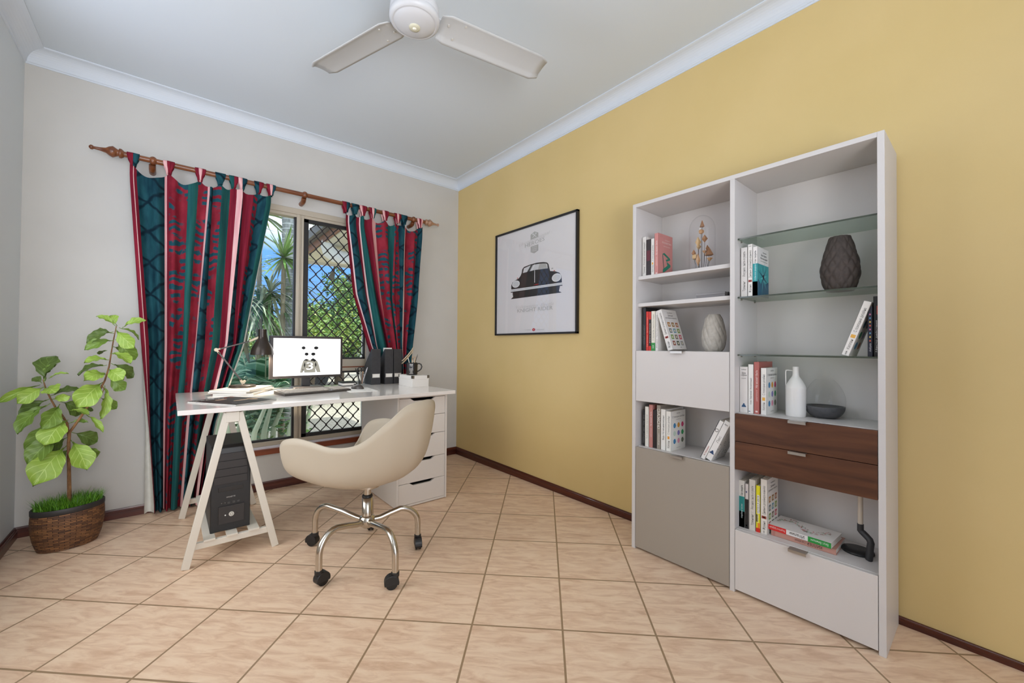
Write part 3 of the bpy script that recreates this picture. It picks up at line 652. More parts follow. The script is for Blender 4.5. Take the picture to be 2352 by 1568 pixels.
def art_color(ab, K, A, d, h):
    for i, c in enumerate([(60, 130, 176), (176, 84, 40), (40, 140, 90), (120, 110, 160), (60, 110, 140), (150, 60, 60), (60, 120, 90), (180, 150, 60)]): u, v = .3 + .4 * (i % 2), .2 + .2 * (i // 2); ab.poly([A(u + .14 * math.cos(2 * PI * k / 12), v + .07 * math.sin(2 * PI * k / 12)) for k in range(12)], K(c))

G1 = 'books on the top shelf beside the glass dome'
x = 1.838
book(x, 1.154, 1.359, .022, .203, .14, WH, 'thin white book at the end of the top shelf, outermost of four', G1, [('Тренинг · Рисовать может каждый', .08, .86, .42, GRY)])
book(x, 1.131, 1.359, .025, .186, .13, (36, 24, 24), 'black book between two white books on the top shelf', G1, [('rect', .42, .70, .1, .9, (90, 20, 36))])
book(x, 1.105, 1.359, .018, .186, .135, WH, 'white book with an orange mark on its spine beside the tall pink book', G1, [('Каплан', .10, .28, .45, GRY), ('С помощью дизайна', .40, .82, .42, GRY), ('rect', .30, .36, .3, .7, (224, 160, 50))])
book(x, 1.086, 1.359, .022, .209, .135, (196, 130, 124), 'pink book with a green folded figure on its cover, top shelf', G1, [('Не может быть', .48, .82, .42, (232, 216, 210)), ('удивительное', .22, .44, .32, (220, 190, 184)), ('rect', .04, .06, .3, .7, (232, 216, 210))], art_pink)
G3 = 'books beside the pale quilted vase'
x = 1.828
book(x, 1.144, .985, .018, .217, .15, (22, 22, 24), 'tall black book nearest the side panel beside the red books', G3, [('· ЧЕРНЫЙ КВАДРАТ', .10, .60, .4, (120, 118, 118))])
book(x, 1.125, .985, .014, .196, .14, (206, 38, 24), 'bright red book next to the tall black book', G3, [('Как рисовать · Дизайн упаковки', .10, .85, .45, (234, 150, 130))])
book(x, 1.110, .985, .013, .194, .14, (34, 24, 24), 'black book with red ends squeezed beside the bright red book', G3, [('rect', .80, 1, 0, 1, (190, 40, 30)), ('rect', 0, .12, 0, 1, (200, 40, 30)), ('Книга образов', .2, .7, .5, (200, 190, 180))])
book(x, 1.096, .985, .021, .196, .14, (230, 224, 208), 'cream book with a green foot band on its spine', G3, [('rect', 0, .20, 0, 1, (40, 140, 60)), ('МИФ', .06, .14, .35, (230, 230, 224)), ('О творчестве, смелости и людях', .26, .92, .36, GRY)])
book(x, 1.074, .985, .016, .195, .14, WH, 'white book with a faint drawing beneath the leaning book', G3, [('Рисунки · Простые упражнения', .08, .9, .42, GRY)], art_white)
book(x - .004, 1.006, .985, .027, .204, .135, WH, 'white book with small icons on its cover leaning beside the pale vase', G3, [('Франк', .06, .22, .42, GRY), ('Дневник дизайнера-маньяка', .38, .92, .42, (130, 128, 124)), ('rect', .29, .34, .2, .8, (150, 50, 44)), ('rect', .308, .322, .35, .65, (230, 220, 210))], art_icons, th=-17)
G5 = 'books standing in the open shelf above the taupe door'
x = 1.828
book(x, 1.141, .507, .011, .180, .14, (24, 24, 24), 'thin black book at the side panel above the taupe door', G5, [('Типографика · Графика', .08, .86, .5, (130, 128, 126))])
book(x, 1.129, .507, .021, .198, .14, (226, 224, 214), 'plain white book between thin black book and pink book, lower shelf', G5, [('Путь художника творческий', .2, .8, .35, (150, 148, 142))])
book(x, 1.107, .507, .021, .210, .14, (190, 128, 120), 'pink book above the taupe door', G5, [('Не может быть', .50, .84, .42, (232, 216, 210)), ('удивительное', .24, .46, .32, (220, 190, 184))])
book(x, 1.085, .507, .019, .187, .14, (34, 26, 26), 'black book between the pink and the grey book', G5)
book(x, 1.065, .507, .021, .213, .14, (150, 142, 130), 'grey-brown book with big white letters on its spine', G5, [('ФОКУС', .46, .92, .75, (226, 222, 214)), ('Каплан', .10, .36, .35, (226, 222, 214))])
book(x, 1.043, .507, .025, .196, .17, (232, 230, 224), 'white book with small dark spine lettering beside the grey-brown book', G5, [('Ведь это же невозможно', .25, .85, .36, BLK)])
book(x, 1.016, .507, .025, .189, .14, (230, 228, 220), 'white book with coloured shapes on its cover above the taupe door', G5, [('Каплан', .08, .26, .42, BLK), ('С помощью дизайна', .42, .88, .40, GRY), ('rect', .30, .37, .3, .7, (224, 150, 50))], art_shapes)
G6 = 'two leaning books against the divider'
book(1.812, .826, .507, .020, .195, .14, (230, 228, 224), 'white book with a dark back cover leaning outermost at the divider', G6, [('Я. Макеева', .10, .34, .35, (170, 60, 50)), ('О', .72, .80, .7, BLK), ('rect', 0, 1, 0, .12, (40, 40, 50))], th=25, right=True)
book(1.812, .797, .507, .026, .195, .14, (232, 230, 226), 'white book with a blue fir tree on its spine leaning at the divider', G6, [('horiz', 'Идти', .9, .5, .006, BLK), ('rect', .16, .18, .1, .9, (40, 70, 110)), ('rect', .18, .21, .22, .78, (40, 70, 110)), ('rect', .21, .24, .36, .64, (40, 70, 110)), ('Лес', .45, .62, .4, GRY)], art_tree, th=25, right=True)
G7 = 'books on the glass shelf beside the dark vase'
x = 1.840
book(x, .687, 1.2145, .025, .209, .13, (226, 222, 218), 'plain white book at the divider on the glass shelf', G7, [('Тренинг', .12, .32, .4, GRY), ('Рисунки, знать и уметь', .42, .92, .42, GRY)])
book(x, .660, 1.2145, .018, .219, .14, (230, 226, 220), 'white book with a red badge on its spine, glass shelf', G7, [('Франк', .08, .24, .5, GRY), ('Дневник дизайнера-маньяка', .36, .88, .55, GRY), ('rect', .28, .32, .15, .85, (140, 50, 44)), ('horiz', 'МИФ', .95, .5, .004, GRY)])
book(x, .641, 1.2145, .018, .205, .125, (228, 224, 220), 'white and teal book facing out on the glass shelf', G7, [('rect', 0, .66, 0, 1, (30, 146, 150)), ('rect', 0, .3, 0, 1, (14, 84, 110)), ('Как творить', .68, .92, .42, BLK), ('чтобы все увидели', .32, .64, .36, (200, 226, 226))], art_teal)
G8 = 'books leaning at the right end of the glass shelf'
book(1.828, .329, .975, .022, .196, .13, (232, 228, 222), 'white book leaning at the right end of the lowest glass shelf', G8, [('Каплан', .12, .30, .42, GRY), ('С помощью дизайна', .44, .88, .42, GRY), ('rect', .33, .39, .2, .8, (226, 170, 70)), ('МИФ', .02, .08, .2, BLK)], art_color, th=18.5, right=True)
book(1.832, .279, .975, .013, .172, .13, (28, 30, 48), 'navy book with coloured dots on its spine on the lowest glass shelf', G8, [('rect', .30 + .075 * k, .33 + .075 * k, .35, .65, [(206, 90, 60), (220, 190, 90), (90, 150, 190), (200, 110, 150)][k % 4]) for k in range(8)] + [('Азбука', .10, .26, .4, (200, 200, 206))])
book(1.838, .265, .975, .016, .206, .13, (24, 20, 20), 'tall black book with a red mark at the far right of the lowest glass shelf', G8, [('rect', .70, .84, .55, 1, (176, 50, 34)), ('Место действия', .08, .6, .3, (200, 198, 196))])
G9 = 'books beside the white bottle vase'
x = 1.836
book(x, .690, .733, .032, .190, .13, (228, 224, 220), 'thick white book with a blue triangle on its spine beside the pink book', G9, [('horiz', 'Яна Фишман', .93, .55, .004, BLK), ('horiz', 'Идти', .84, .45, .009, BLK), ('horiz', 'с открытым', .80, .7, .007, BLK), ('horiz', 'сердцем', .74, .55, .004, GRY), ('rect', .12, .145, .25, .78, (50, 90, 130)), ('rect', .145, .17, .32, .70, (50, 90, 130)), ('rect', .17, .20, .42, .60, (50, 90, 130))])
book(x, .657, .733, .020, .201, .13, (230, 228, 222), 'white book with tiny spine lettering next to the thick blue-triangle book', G9, [('Успех. Творческий · Рисовательный', .18, .72, .3, BLK), ('rect', .03, .045, .1, .4, (60, 90, 130))])
book(x, .636, .733, .021, .212, .15, (176, 98, 90), 'tall dusty pink book beside the white bottle vase group', G9, [('Не может быть', .50, .84, .42, (232, 216, 210)), ('удивительное', .24, .46, .3, (220, 190, 184)), ('rect', .03, .06, .3, .7, (232, 216, 210))])
book(x, .610, .733, .021, .188, .125, (228, 226, 220), 'white book with coloured shapes nearest the white bottle vase', G9, [('Каплан', .10, .26, .42, GRY), ('С помощью дизайна', .42, .86, .42, GRY), ('rect', .30, .37, .25, .75, (226, 170, 70))], art_shapes)
G10 = 'standing books on the lowest shelf'
x = 1.834
book(x, .692, .256, .022, .193, .13, (224, 222, 214), 'white book with a sea-green lower spine at the divider, lowest shelf', G10, [('rect', 0, .66, 0, 1, (40, 140, 136)), ('rect', 0, .34, 0, 1, (20, 92, 120)), ('Как увидеть', .68, .90, .4, BLK), ('глубже всех', .20, .50, .32, (210, 226, 226))])
book(x, .668, .256, .013, .183, .13, (206, 198, 194), 'thin book with a black lower half on the lowest shelf', G10, [('rect', 0, .66, 0, 1, (24, 22, 22)), ('rect', .05, .09, .3, .7, (110, 150, 170)), ('rect', .80, .84, .2, .6, (90, 90, 120))])
book(x, .653, .256, .024, .206, .13, (206, 200, 190), 'greyish white book between the black and the yellow book', G10, [('Тренинг /', .10, .36, .38, GRY), ('Рисунки, знать и уметь', .42, .88, .42, GRY)])
book(x, .627, .256, .015, .187, .13, (222, 214, 30), 'yellow book with red foot and black and white lettering', G10, [('rect', 0, .09, 0, 1, (206, 40, 30)), ('rect', .09, .20, .4, 1, (224, 130, 40)), ('rect', .40, .80, .25, .9, (226, 224, 216)), ('rect', .22, .38, .1, .45, (40, 36, 24)), ('rect', .44, .62, .9, 1, (40, 36, 24)), ('УСПЕХ В ДЕЛЕ', .41, .79, .45, (60, 54, 44)), ('СЛОВО', .20, .38, .4, (230, 226, 210))])
book(x, .610, .256, .024, .218, .125, (222, 216, 206), 'white book with small icons on its cover, lowest shelf', G10, [('Франк', .08, .24, .42, GRY), ('Дневник дизайнера-маньяка', .36, .88, .42, GRY), ('rect', .28, .33, .15, .85, (140, 60, 46)), ('rect', .295, .315, .35, .65, (220, 214, 204)), ('МИФ', .02, .06, .2, BLK)], art_icons)
def lying(y1, y0, z, t, x, d, cover, label, bands, texts, top=None, rot=0):
    b = thing('book', label, 'book', (x, (y0 + y1) / 2, z), 'two books lying on the lowest shelf', rot=(0, 0, rot)); w = y1 - y0; c = .0016
    mb = MB(); mb.box((0, -w / 2, 0), (d, w / 2, c)); mb.box((0, -w / 2, t - c), (d, w / 2, t)); mb.box((0, -w / 2, 0), (c, w / 2, t)); mb.build('cover', cmat(cover), b, local=True, bevel=.0006)
    box((c, -w / 2 + .002, c), (d - .003, w / 2 - .002, t - c)).build('pages', M_PAGES, b, local=True)
    sp = MB(); ms = []
    def K(col):
        if cmat(col) not in ms: ms.append(cmat(col))
        return ms.index(cmat(col))
    for f0, f1, col in bands:      # fractions from the window end
        a, e = w / 2 - w * f0, w / 2 - w * f1; sp.poly([(-.0004, a, 0), (-.0004, e, 0), (-.0004, e, t), (-.0004, a, t)], K(col))
    for body, f, wf, hf, col in texts: sp.text(body, (-.0008, w / 2 - w * f, t * (.5 + hf / 2)), (0, 1, 0), (0, 0, -1), h=t * hf, w=w * wf, mi=K(col))
    sp.build('spine_print', ms, b, local=True)
    if top:
        ab = MB(); rnd = random.Random(9); ms2 = [cmat((206, 120, 116)), cmat((120, 170, 132)), cmat((176, 150, 146))]
        for k in range(110):
            q = rnd.random(); cx = .03 + .09 * (.5 + .35 * math.sin(q * 7)) + rnd.uniform(-.016, .016); cy = w / 2 - .012 - q * (w - .03); a = rnd.uniform(0, PI); L_ = rnd.uniform(.003, .008)
            ab.poly([(cx - L_ * math.cos(a), cy - L_ * math.sin(a), t + .0004), (cx + .0018 * math.sin(a), cy - .0018 * math.cos(a), t + .0004), (cx + L_ * math.cos(a), cy + L_ * math.sin(a), t + .0004), (cx - .0018 * math.sin(a), cy + .0018 * math.cos(a), t + .0004)], k % 3)
        ab.build('cover_print', ms2, b, local=True)
    return b
lying(.577, .370, .256, .0215, 1.848, .14, (188, 138, 122), 'dusty pink book lying at the bottom of the flat pair on the lowest shelf', [(.02, .07, (176, 120, 110))], [('КИЛЛЕР', .80, .22, .5, (60, 36, 34)), ('Гай Юлий', .55, .16, .4, (120, 80, 74))])
lying(.588, .382, .2778, .0200, 1.842, .135, (226, 222, 218), 'white book with a red and green spine lying on top of the pink book', [(0, .31, (206, 36, 34)), (.655, 1, (30, 140, 56))], [('Рецепты и традиции', .29, .26, .4, (236, 200, 196)), ('Италия', .60, .23, .6, (40, 40, 40)), ('Вкус Венеции', .96, .26, .45, (206, 230, 206))], top=True, rot=-.04)

# ------------------------------------------------------------------ ornaments in the bookcase
def quilt(k, tw, H_, amp, both=True):
    def f(a, z, r):
        s = abs(math.sin(k * a / 2 + tw * z / H_)); t_ = abs(math.sin(k * a / 2 - tw * z / H_))
        v = min(s, t_) if both else min(s, .35 + .65 * t_)
        return 1 + amp * (v ** .6 - .7)
    return f
def interp(P, n):
    out_ = []
    for i in range(n + 1):
        t = i / n * (len(P) - 1); k = min(int(t), len(P) - 2); u = t - k
        p0, p1, p2, p3 = P[max(k - 1, 0)], P[k], P[k + 1], P[min(k + 2, len(P) - 1)]
        out_.append(tuple(.5 * ((2 * p1[j]) + (-p0[j] + p2[j]) * u + (2 * p0[j] - 5 * p1[j] + 4 * p2[j] - p3[j]) * u * u + (-p0[j] + 3 * p1[j] - 3 * p2[j] + p3[j]) * u ** 3) for j in (0, 1)))
    return out_
P = [(.040, 0), (.050, .02), (.0588, .065), (.056, .105), (.045, .155), (.034, .195), (.031, .202)]
mb = MB(); mb.lathe([(.001, .0)] + interp(P, 60), (1.90, .367, 1.2145), 110, fn=quilt(11, 11.0, .2, .11)); mb.lathe([(.029, .202), (.026, .19), (.03, .15), (.001, .12)], (1.90, .367, 1.2145), 40)
tag(mb.build('vase', noisy('clay_dark', (62, 54, 50), (72, 62, 57), .75, (60, 60, 60))), 'dark brown quilted clay vase on the middle glass shelf', 'vase')
P = [(.033, 0), (.045, .02), (.051, .062), (.047, .10), (.037, .145), (.027, .166), (.025, .169)]
mb = MB(); mb.lathe([(.001, 0)] + interp(P, 56), (1.90, .824, .985), 110, fn=quilt(12, 9, .17, .09, False)); mb.lathe([(.024, .169), (.02, .16), (.001, .12)], (1.90, .824, .985), 40)
tag(mb.build('vase', noisy('clay_pale', (176, 170, 160), (188, 182, 172), .7, (60, 60, 60))), 'pale grey quilted vase above the white flap door', 'vase')
# glass dome over a bouquet of wooden shapes
DX, DY, DZ = 1.925, .890, 1.359
dm = thing('glass_dome', 'glass cloche with wooden geometric flowers on the top shelf', 'cloche', (DX, DY, DZ))
MB().lathe([(.001, 0), (.066, 0), (.068, .004), (.062, .012), (.001, .012)], (DX, DY, DZ), 40).build('base', M_BPLAST, dm)
dp = [(.057, .012), (.057, .20)] + [(.057 * math.cos(a), .20 + .070 * math.sin(a)) for a in [PI / 2 * k / 10 for k in range(1, 10)]] + [(.001, .270)]
MB().lathe(dp, (DX, DY, DZ), 48).build('cloche', M_GLASS, dm)
mw = [noisy('wood_pale_a', (176, 132, 92), (196, 154, 112), .6, (30, 30, 30)), noisy('wood_pale_b', (150, 106, 74), (172, 128, 92), .6, (30, 30, 30)), noisy('wood_pale_c', (196, 160, 112), (208, 176, 130), .6, (30, 30, 30))]
stems = MB()
def gem(y, z, r, h, kind, mi, dx=0.0):
    mb = MB(); c = (DX + dx, DY + y, DZ + z); kk = 5 if kind != 'cone' else 4
    if kind == 'cone': pr = [(.001, 0), (r, .001), (.001, h)]
    elif kind == 'icone': pr = [(.001, 0), (r, h * .8), (r * .9, h), (.001, h)]
    elif kind == 'gem': pr = [(.001, 0), (r, h * .45), (.001, h)]
    else: pr = [(.001, 0), (r * .8, h * .2), (r, h * .5), (r * .8, h * .8), (.001, h)]
    mb.lathe(pr, c, kk); mb.sm = [False] * len(mb.f)
    mb.build('wooden_flower', mw[mi], dm); stems.tube([(DX + dx * .4, DY + y * .7, DZ + .012), (DX + dx, DY + y, DZ + z + .002)], .0009, 6)
for a in ((0, .215, .012, .032, 'cone', 1), (.004, .182, .013, .024, 'rock', 0), (-.012, .14, .014, .036, 'gem', 1), (.012, .12, .014, .048, 'gem', 2, -.015), (.026, .115, .012, .03, 'gem', 2, .02), (.040, .082, .011, .032, 'gem', 1), (.028, .062, .016, .028, 'rock', 2, -.01), (.010, .028, .011, .06, 'gem', 0, -.02), (-.016, .10, .009, .03, 'gem', 1, .02), (-.012, .085, .011, .016, 'icone', 0), (-.038, .072, .021, .038, 'cone', 1, -.012), (-.040, .045, .013, .016, 'icone', 0, -.01)): gem(*a)
stems.build('stem', M_DARK, dm)
bx_ = thing('storage_box', 'low grey box in the narrow shelf slot', 'box', (1.93, .84, 1.223))
box((1.90, .776, 1.223), (1.985, .905, 1.246)).build('body', mat('box_grey', (150, 146, 146), .6), bx_, bevel=.001); box((1.899, .775, 1.246), (1.986, .906, 1.255)).build('lid', mat('box_grey_lid', (160, 156, 156), .6), bx_, bevel=.001); box((1.93, .772, 1.223), (1.934, .7745, 1.256)).build('strap', M_DARK, bx_)
# white bottle vase with a thin square handle
bt = thing('bottle_vase', 'white ceramic bottle vase with a thin square handle', 'vase', (1.905, .508, .733)); M_CER = mat('ceramic_white', (226, 224, 220), .3, spec=.5)
MB().lathe([(.001, 0)] + interp([(.031, 0), (.0335, .006), (.034, .05), (.034, .10), (.033, .118), (.022, .142), (.0125, .158), (.0105, .175), (.0105, .194), (.0095, .1955)], 50) + [(.008, .190), (.008, .15)], (1.905, .508, .733), 40).build('body', M_CER, bt)
MB().tube([(1.905, .5185, .912), (1.905, .534, .914), (1.905, .541, .913), (1.905, .5425, .906), (1.905, .5420, .86), (1.905, .5405, .838), (1.905, .536, .836)], .0022, 8).build('handle', M_CER, bt)
# glass bowl vase with a grey base
bw = thing('glass_vase', 'round glass vase with a dark grey lower bowl', 'vase', (1.950, .425, .733))
MB().lathe([(.001, 0), (.03, 0)] + interp([(.03, 0), (.048, .010), (.061, .030), (.064, .046)], 16) + [(.061, .046), (.058, .040), (.001, .036)], (1.950, .425, .733), 44).build('bowl_base', noisy('stone_grey', (74, 74, 76), (84, 84, 86), .6, (80, 80, 80)), bw)
MB().lathe(interp([(.0635, .046), (.065, .062), (.0625, .09), (.050, .120), (.036, .140), (.0275, .149)], 26), (1.950, .425, .733), 44).build('glass_top', M_GLASS, bw)
# stand with a white pole
st = thing('pole_stand', 'black offset stand with a flat round foot and pale pole on the lowest shelf', 'stand', (1.93, .315, .256))
MB().lathe([(.001, 0), (.046, 0), (.048, .003), (.047, .008), (.001, .009)], (1.945, .326, .256), 40, sx=1.0, sy=1.0).build('foot', M_BPLAST, st)
MB().tube([(1.895, .288, .257), (1.895, .287, .26), (1.896, .284, .30), (1.897, .282, .318), (1.900, .286, .328), (1.905, .296, .336), (1.910, .306, .343), (1.911, .312, .348), (1.911, .3125, .352)], [.0105] * 7 + [.0095, .009], 14).build('arm', mat('rubber_dark', (44, 44, 46), .5), st)
MB().cyl((1.911, .3125, .346), (1.911, .3125, .372), .0095, 20).build('collar', mat('rubber_dark', (44, 44, 46), .5), st); MB().cyl((1.911, .3125, .372), (1.911, .3125, .495), .0078, 20).build('pole', mat('pole_beige', (196, 186, 172), .45), st)

# ------------------------------------------------------------------ desk
ZD = .709
dk = thing('desk', 'glossy white desk board resting on the trestle and the drawer unit', 'desk', (.74, 2.71, .687))
box((.030, 2.288, .687), (1.445, 3.130, ZD)).build('top', M_GLOSS, dk, bevel=.002)
tr = thing('trestle', 'white wooden trestle with a slatted shelf under the desk', 'trestle', (.242, 2.66, 0))
for y in (2.318, 3.005):
    for x0, x1 in ((.066, .207), (.416, .262)):
        MB().bar((x0, y, .001), (x1 + (.004 if x1 < .23 else -.004), y, .680), .024, .030, up=(1, 0, 0)).build('leg', M_TREST, tr, bevel=.002)
    box((.205, y - .014, .636), (.258, y + .018, .6835)).build('cross_block', M_TREST, tr, bevel=.002)
    MB().box((.094, y + .004, .072), (.388, y + .026, .100)).build('shelf_rail', M_TREST, tr, bevel=.002)
box((.206, 2.345, .660), (.256, 2.98, .6865)).build('top_beam', M_TREST, tr, bevel=.002)
for x0, x1 in ((.130, .174), (.216, .260), (.304, .348)): box((x0, 2.315, .1005), (x1, 3.03, .109)).build('slat', M_TREST, tr, bevel=.001)
# computer tower on the trestle shelf
pc = thing('computer_tower', 'black computer tower standing on the trestle shelf', 'computer', (.237, 2.60, .1095))
PX0, PX1, PYF, PYB, PZ0, PZ1 = .156, .315, 2.372, 2.70, .1095, .515
box((PX0, PYF + .03, PZ0), (PX1, PYB, PZ1)).build('case', M_PCSIDE, pc, bevel=.003)
fp = MB(); fp.prism([(PX0, PYF + .002, PZ0), (PX0, PYF, PZ1 - .05), (PX0, PYF + .008, PZ1 - .012), (PX0, PYF + .03, PZ1), (PX0, PYF + .03, PZ0)][::-1], (PX1 - PX0, 0, 0))
fp.build('front_panel', M_BPLAST, pc, bevel=.003)
fb = MB()
for k in range(4): fb.box((PX0 + .012, PYF - .004, .444 - .0365 * k), (PX1 - .014, PYF + .006, .4785 - .0365 * k))
fb.build('drive_bay', mat('pc_bay', (44, 40, 39), .5), pc, bevel=.001)
box((PX0 + .03, PYF - .001, .298), (PX1 - .03, PYF + .006, .318)).build('slot_cover', mat('pc_gloss', (24, 22, 21), .3), pc, bevel=.001)
tx = MB(); tx.text('GIGABYTE', (.2355, PYF - .0012, .266), RT, UP, h=.0062, w=.036, align='C'); tx.build('brand_lettering', mat('silver_print', (190, 188, 184), .3), pc)
pt = MB()
for x, w in ((.199, .005), (.213, .004)): pt.cyl((x, PYF - .0015, .2435), (x, PYF + .004, .2435), w / 2, 12)
for x in (.228, .248, .266): pt.box((x - .005, PYF - .0012, .243), (x + .005, PYF + .003, .2445)); pt.box((x - .005, PYF - .0012, .238), (x + .005, PYF + .003, .2395))
pt.build('port', mat('port_grey', (96, 94, 92), .4), pc)
pb = box((.187, PYF - .006, .146), (.290, PYF + .004, .228)).build('button_plate', mat('pc_bay', (44, 40, 39), .5), pc, bevel=.001)
MB().cyl((.238, PYF - .010, .188), (.238, PYF - .004, .188), .0105, 28).build('power_button', mat('button_silver', (206, 204, 196), .35), pb)
rg = MB(); rg.tube([(.238 + .0055 * math.cos(2 * PI * k / 16), PYF - .0102, .188 + .0055 * math.sin(2 * PI * k / 16)) for k in range(17)], .0008, 6, cap=False); rg.build('power_mark', mat('port_grey', (96, 94, 92), .4), pb)
MB().cyl((.214, PYF - .008, .186), (.214, PYF - .004, .186), .003, 14).build('reset_button', mat('button_white', (226, 226, 222), .35), pb)
MB().cyl((.260, PYF - .007, .188), (.260, PYF - .004, .188), .0028, 14).build('jack', mat('jack_black', (16, 15, 15), .4), pb)
# drawer unit
du = thing('drawer_unit', 'white five-drawer unit holding up the right end of the desk', 'drawer unit', (1.238, 2.63, 0))
AX0, AX1, AY0, AY1 = 1.064, 1.412, 2.338, 2.935
cb = MB(); cb.box((AX0, AY0, .004), (AX0 + .013, AY1, .6865)); cb.box((AX1 - .013, AY0, .004), (AX1, AY1, .6865)); cb.box((AX0 + .013, AY1 - .012, .004), (AX1 - .013, AY1, .6865)); cb.box((AX0 + .013, AY0 + .004, .004), (AX1 - .013, AY1 - .012, .017)); cb.box((AX0 + .013, AY0 + .004, .674), (AX1 - .013, AY1 - .012, .6865))
cb.build('carcass', M_ALEX, du, bevel=.001)
box((AX0 + .02, AY0 + .03, 0), (AX1 - .02, AY1 - .02, .0045)).build('foot', M_DARK, du)
zz = [.018, .1475, .2905, .4390, .5590, .6730]; fx0, fx1 = AX0 + .0145, AX1 - .0145; fc = (fx0 + fx1) / 2
for z0, z1 in zip(zz[:-1], zz[1:]):
    a0, a1 = z0 + .0008, z1 - .0015
    P_ = [(fx0, AY0 + .003, a0), (fx1, AY0 + .003, a0), (fx1, AY0 + .003, a1), (fc + .088, AY0 + .003, a1), (fc + .062, AY0 + .003, a1 - .0165), (fc - .062, AY0 + .003, a1 - .0165), (fc - .088, AY0 + .003, a1), (fx0, AY0 + .003, a1)]
    dr = MB().prism(P_, (0, .016, 0)).build('drawer', M_ALEX, du, bevel=.001)
    MB().box((fx0 + .01, AY0 + .03, a0 + .01), (fx1 - .01, AY1 - .03, a1 - .022)).build('drawer_box', M_DARK, dr)
# monitor
mo = thing('monitor', 'black wide monitor facing the room on the desk', 'monitor', (.72, 3.03, ZD))
MY = 3.000
fm = MB(); mx0, mx1, mz0, mz1 = .4935, .9455, .7795, 1.0590
fm.box((mx0, MY, mz0), (mx1, MY + .008, .7955)); fm.box((mx0, MY, 1.0445), (mx1, MY + .008, mz1)); fm.box((mx0, MY, .7955), (.5125, MY + .008, 1.0445)); fm.box((.9315, MY, .7955), (mx1, MY + .008, 1.0445)); fm.box((mx0 - .002, MY + .008, mz0 - .001), (mx1 + .002, MY + .026, mz1 + .001)); fm.box((.56, MY + .026, .82), (.88, MY + .048, 1.0))
fm.build('bezel', mat('monitor_bezel', (52, 46, 43), .3), mo, bevel=.0012)
M_SCR = mat('screen_white', (255, 255, 255), .3, emit=(255, 255, 255), estr=1.15)
SCM = [M_SCR, mat('screen_black', (2, 2, 2), .3), mat('screen_grey', (20, 20, 18), .3, emit=(172, 168, 154), estr=1.0), mat('screen_dark', (6, 6, 6), .3, emit=(60, 58, 52), estr=1.0)]
sr = MB(); sr.box((.5125, MY + .0035, .7955), (.9315, MY + .006, 1.0445))
def SP(P, mi, l=1): sr.poly([(x, MY + .0035 - .0004 * l, z) for x, z in P], mi)
def SE(x, z, a, b, mi, l=1, n_=18, w=.08): SP([(x + a * math.cos(2 * PI * k / n_) * (1 + w * math.sin(3 * k)), z + b * math.sin(2 * PI * k / n_)) for k in range(n_)], mi, l)
SE(.6915, .981, .0120, .0105, 1); SE(.7705, .981, .0140, .0105, 1); SE(.7105, .939, .0120, .0105, 1, 3); SE(.7525, .939, .0135, .0105, 1, 3)
SP([(.671, .8135), (.688, .8135), (.6925, .835), (.698, .818), (.698, .8135), (.768, .8135), (.766, .842), (.778, .8135), (.801, .8135), (.792, .852), (.780, .888), (.764, .9025), (.752, .909), (.742, .905), (.731, .896), (.720, .905), (.708, .905), (.690, .893), (.680, .860)], 2)
SP([(.690, .893), (.703, .905), (.713, .906), (.722, .897), (.712, .893), (.706, .896)], 1, 2); SP([(.742, .905), (.752, .911), (.768, .900), (.772, .892), (.757, .886), (.752, .893), (.744, .890), (.738, .896)], 1, 2)
SP([(.698, .885), (.704, .868), (.699, .846), (.694, .862)], 1, 2); SP([(.770, .886), (.764, .868), (.768, .848), (.774, .862)], 1, 2); SP([(.684, .842), (.694, .832), (.690, .820), (.687, .834)], 3, 2)
sr.text('3', (.7315, MY + .0023, .8335), RT, UP, h=.052, w=.042, mi=0, align='C'); SP([(.727, .876), (.732, .872), (.736, .877), (.731, .880)], 3, 4); SP([(.726, .848), (.731, .843), (.737, .849), (.731, .853)], 3, 4)
sr.build('screen', SCM, mo)
MB().box((.690, MY + .03, ZD + .012), (.742, MY + .046, .83)).build('stand_neck', M_DPLAST, mo, bevel=.002)
MB().box((.632, 2.955, ZD), (.815, 3.105, ZD + .011)).build('stand_base', mat('stand_grey', (104, 98, 94), .4), mo, bevel=.003)
# keyboard
kb = thing('keyboard', 'dark keyboard with pale lit keys in front of the monitor', 'keyboard', (.683, 2.698, ZD), rot=(0, 0, math.radians(10)))
KW, KD = .400, .155; k0 = MB()
k0.prism([(-KW / 2, -KD / 2, 0), (-KW / 2, -KD / 2, .013), (-KW / 2, KD / 2, .021), (-KW / 2, KD / 2, 0)], (KW, 0, 0)); k0.build('body', mat('keyboard_dark', (58, 52, 48), .4), kb, local=True, bevel=.003)
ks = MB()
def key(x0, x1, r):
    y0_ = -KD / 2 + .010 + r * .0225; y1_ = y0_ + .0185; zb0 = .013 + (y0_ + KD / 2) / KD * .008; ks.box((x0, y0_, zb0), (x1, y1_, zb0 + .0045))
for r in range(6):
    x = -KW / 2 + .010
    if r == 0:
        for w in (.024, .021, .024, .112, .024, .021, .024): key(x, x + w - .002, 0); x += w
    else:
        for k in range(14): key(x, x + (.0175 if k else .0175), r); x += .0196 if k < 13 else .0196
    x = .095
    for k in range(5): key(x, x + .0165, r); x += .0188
ks.build('keys', mat('key_grey', (168, 158, 146), .45), kb, local=True, bevel=.001, seg=1)  # key colour raised to include the desk lamp's light
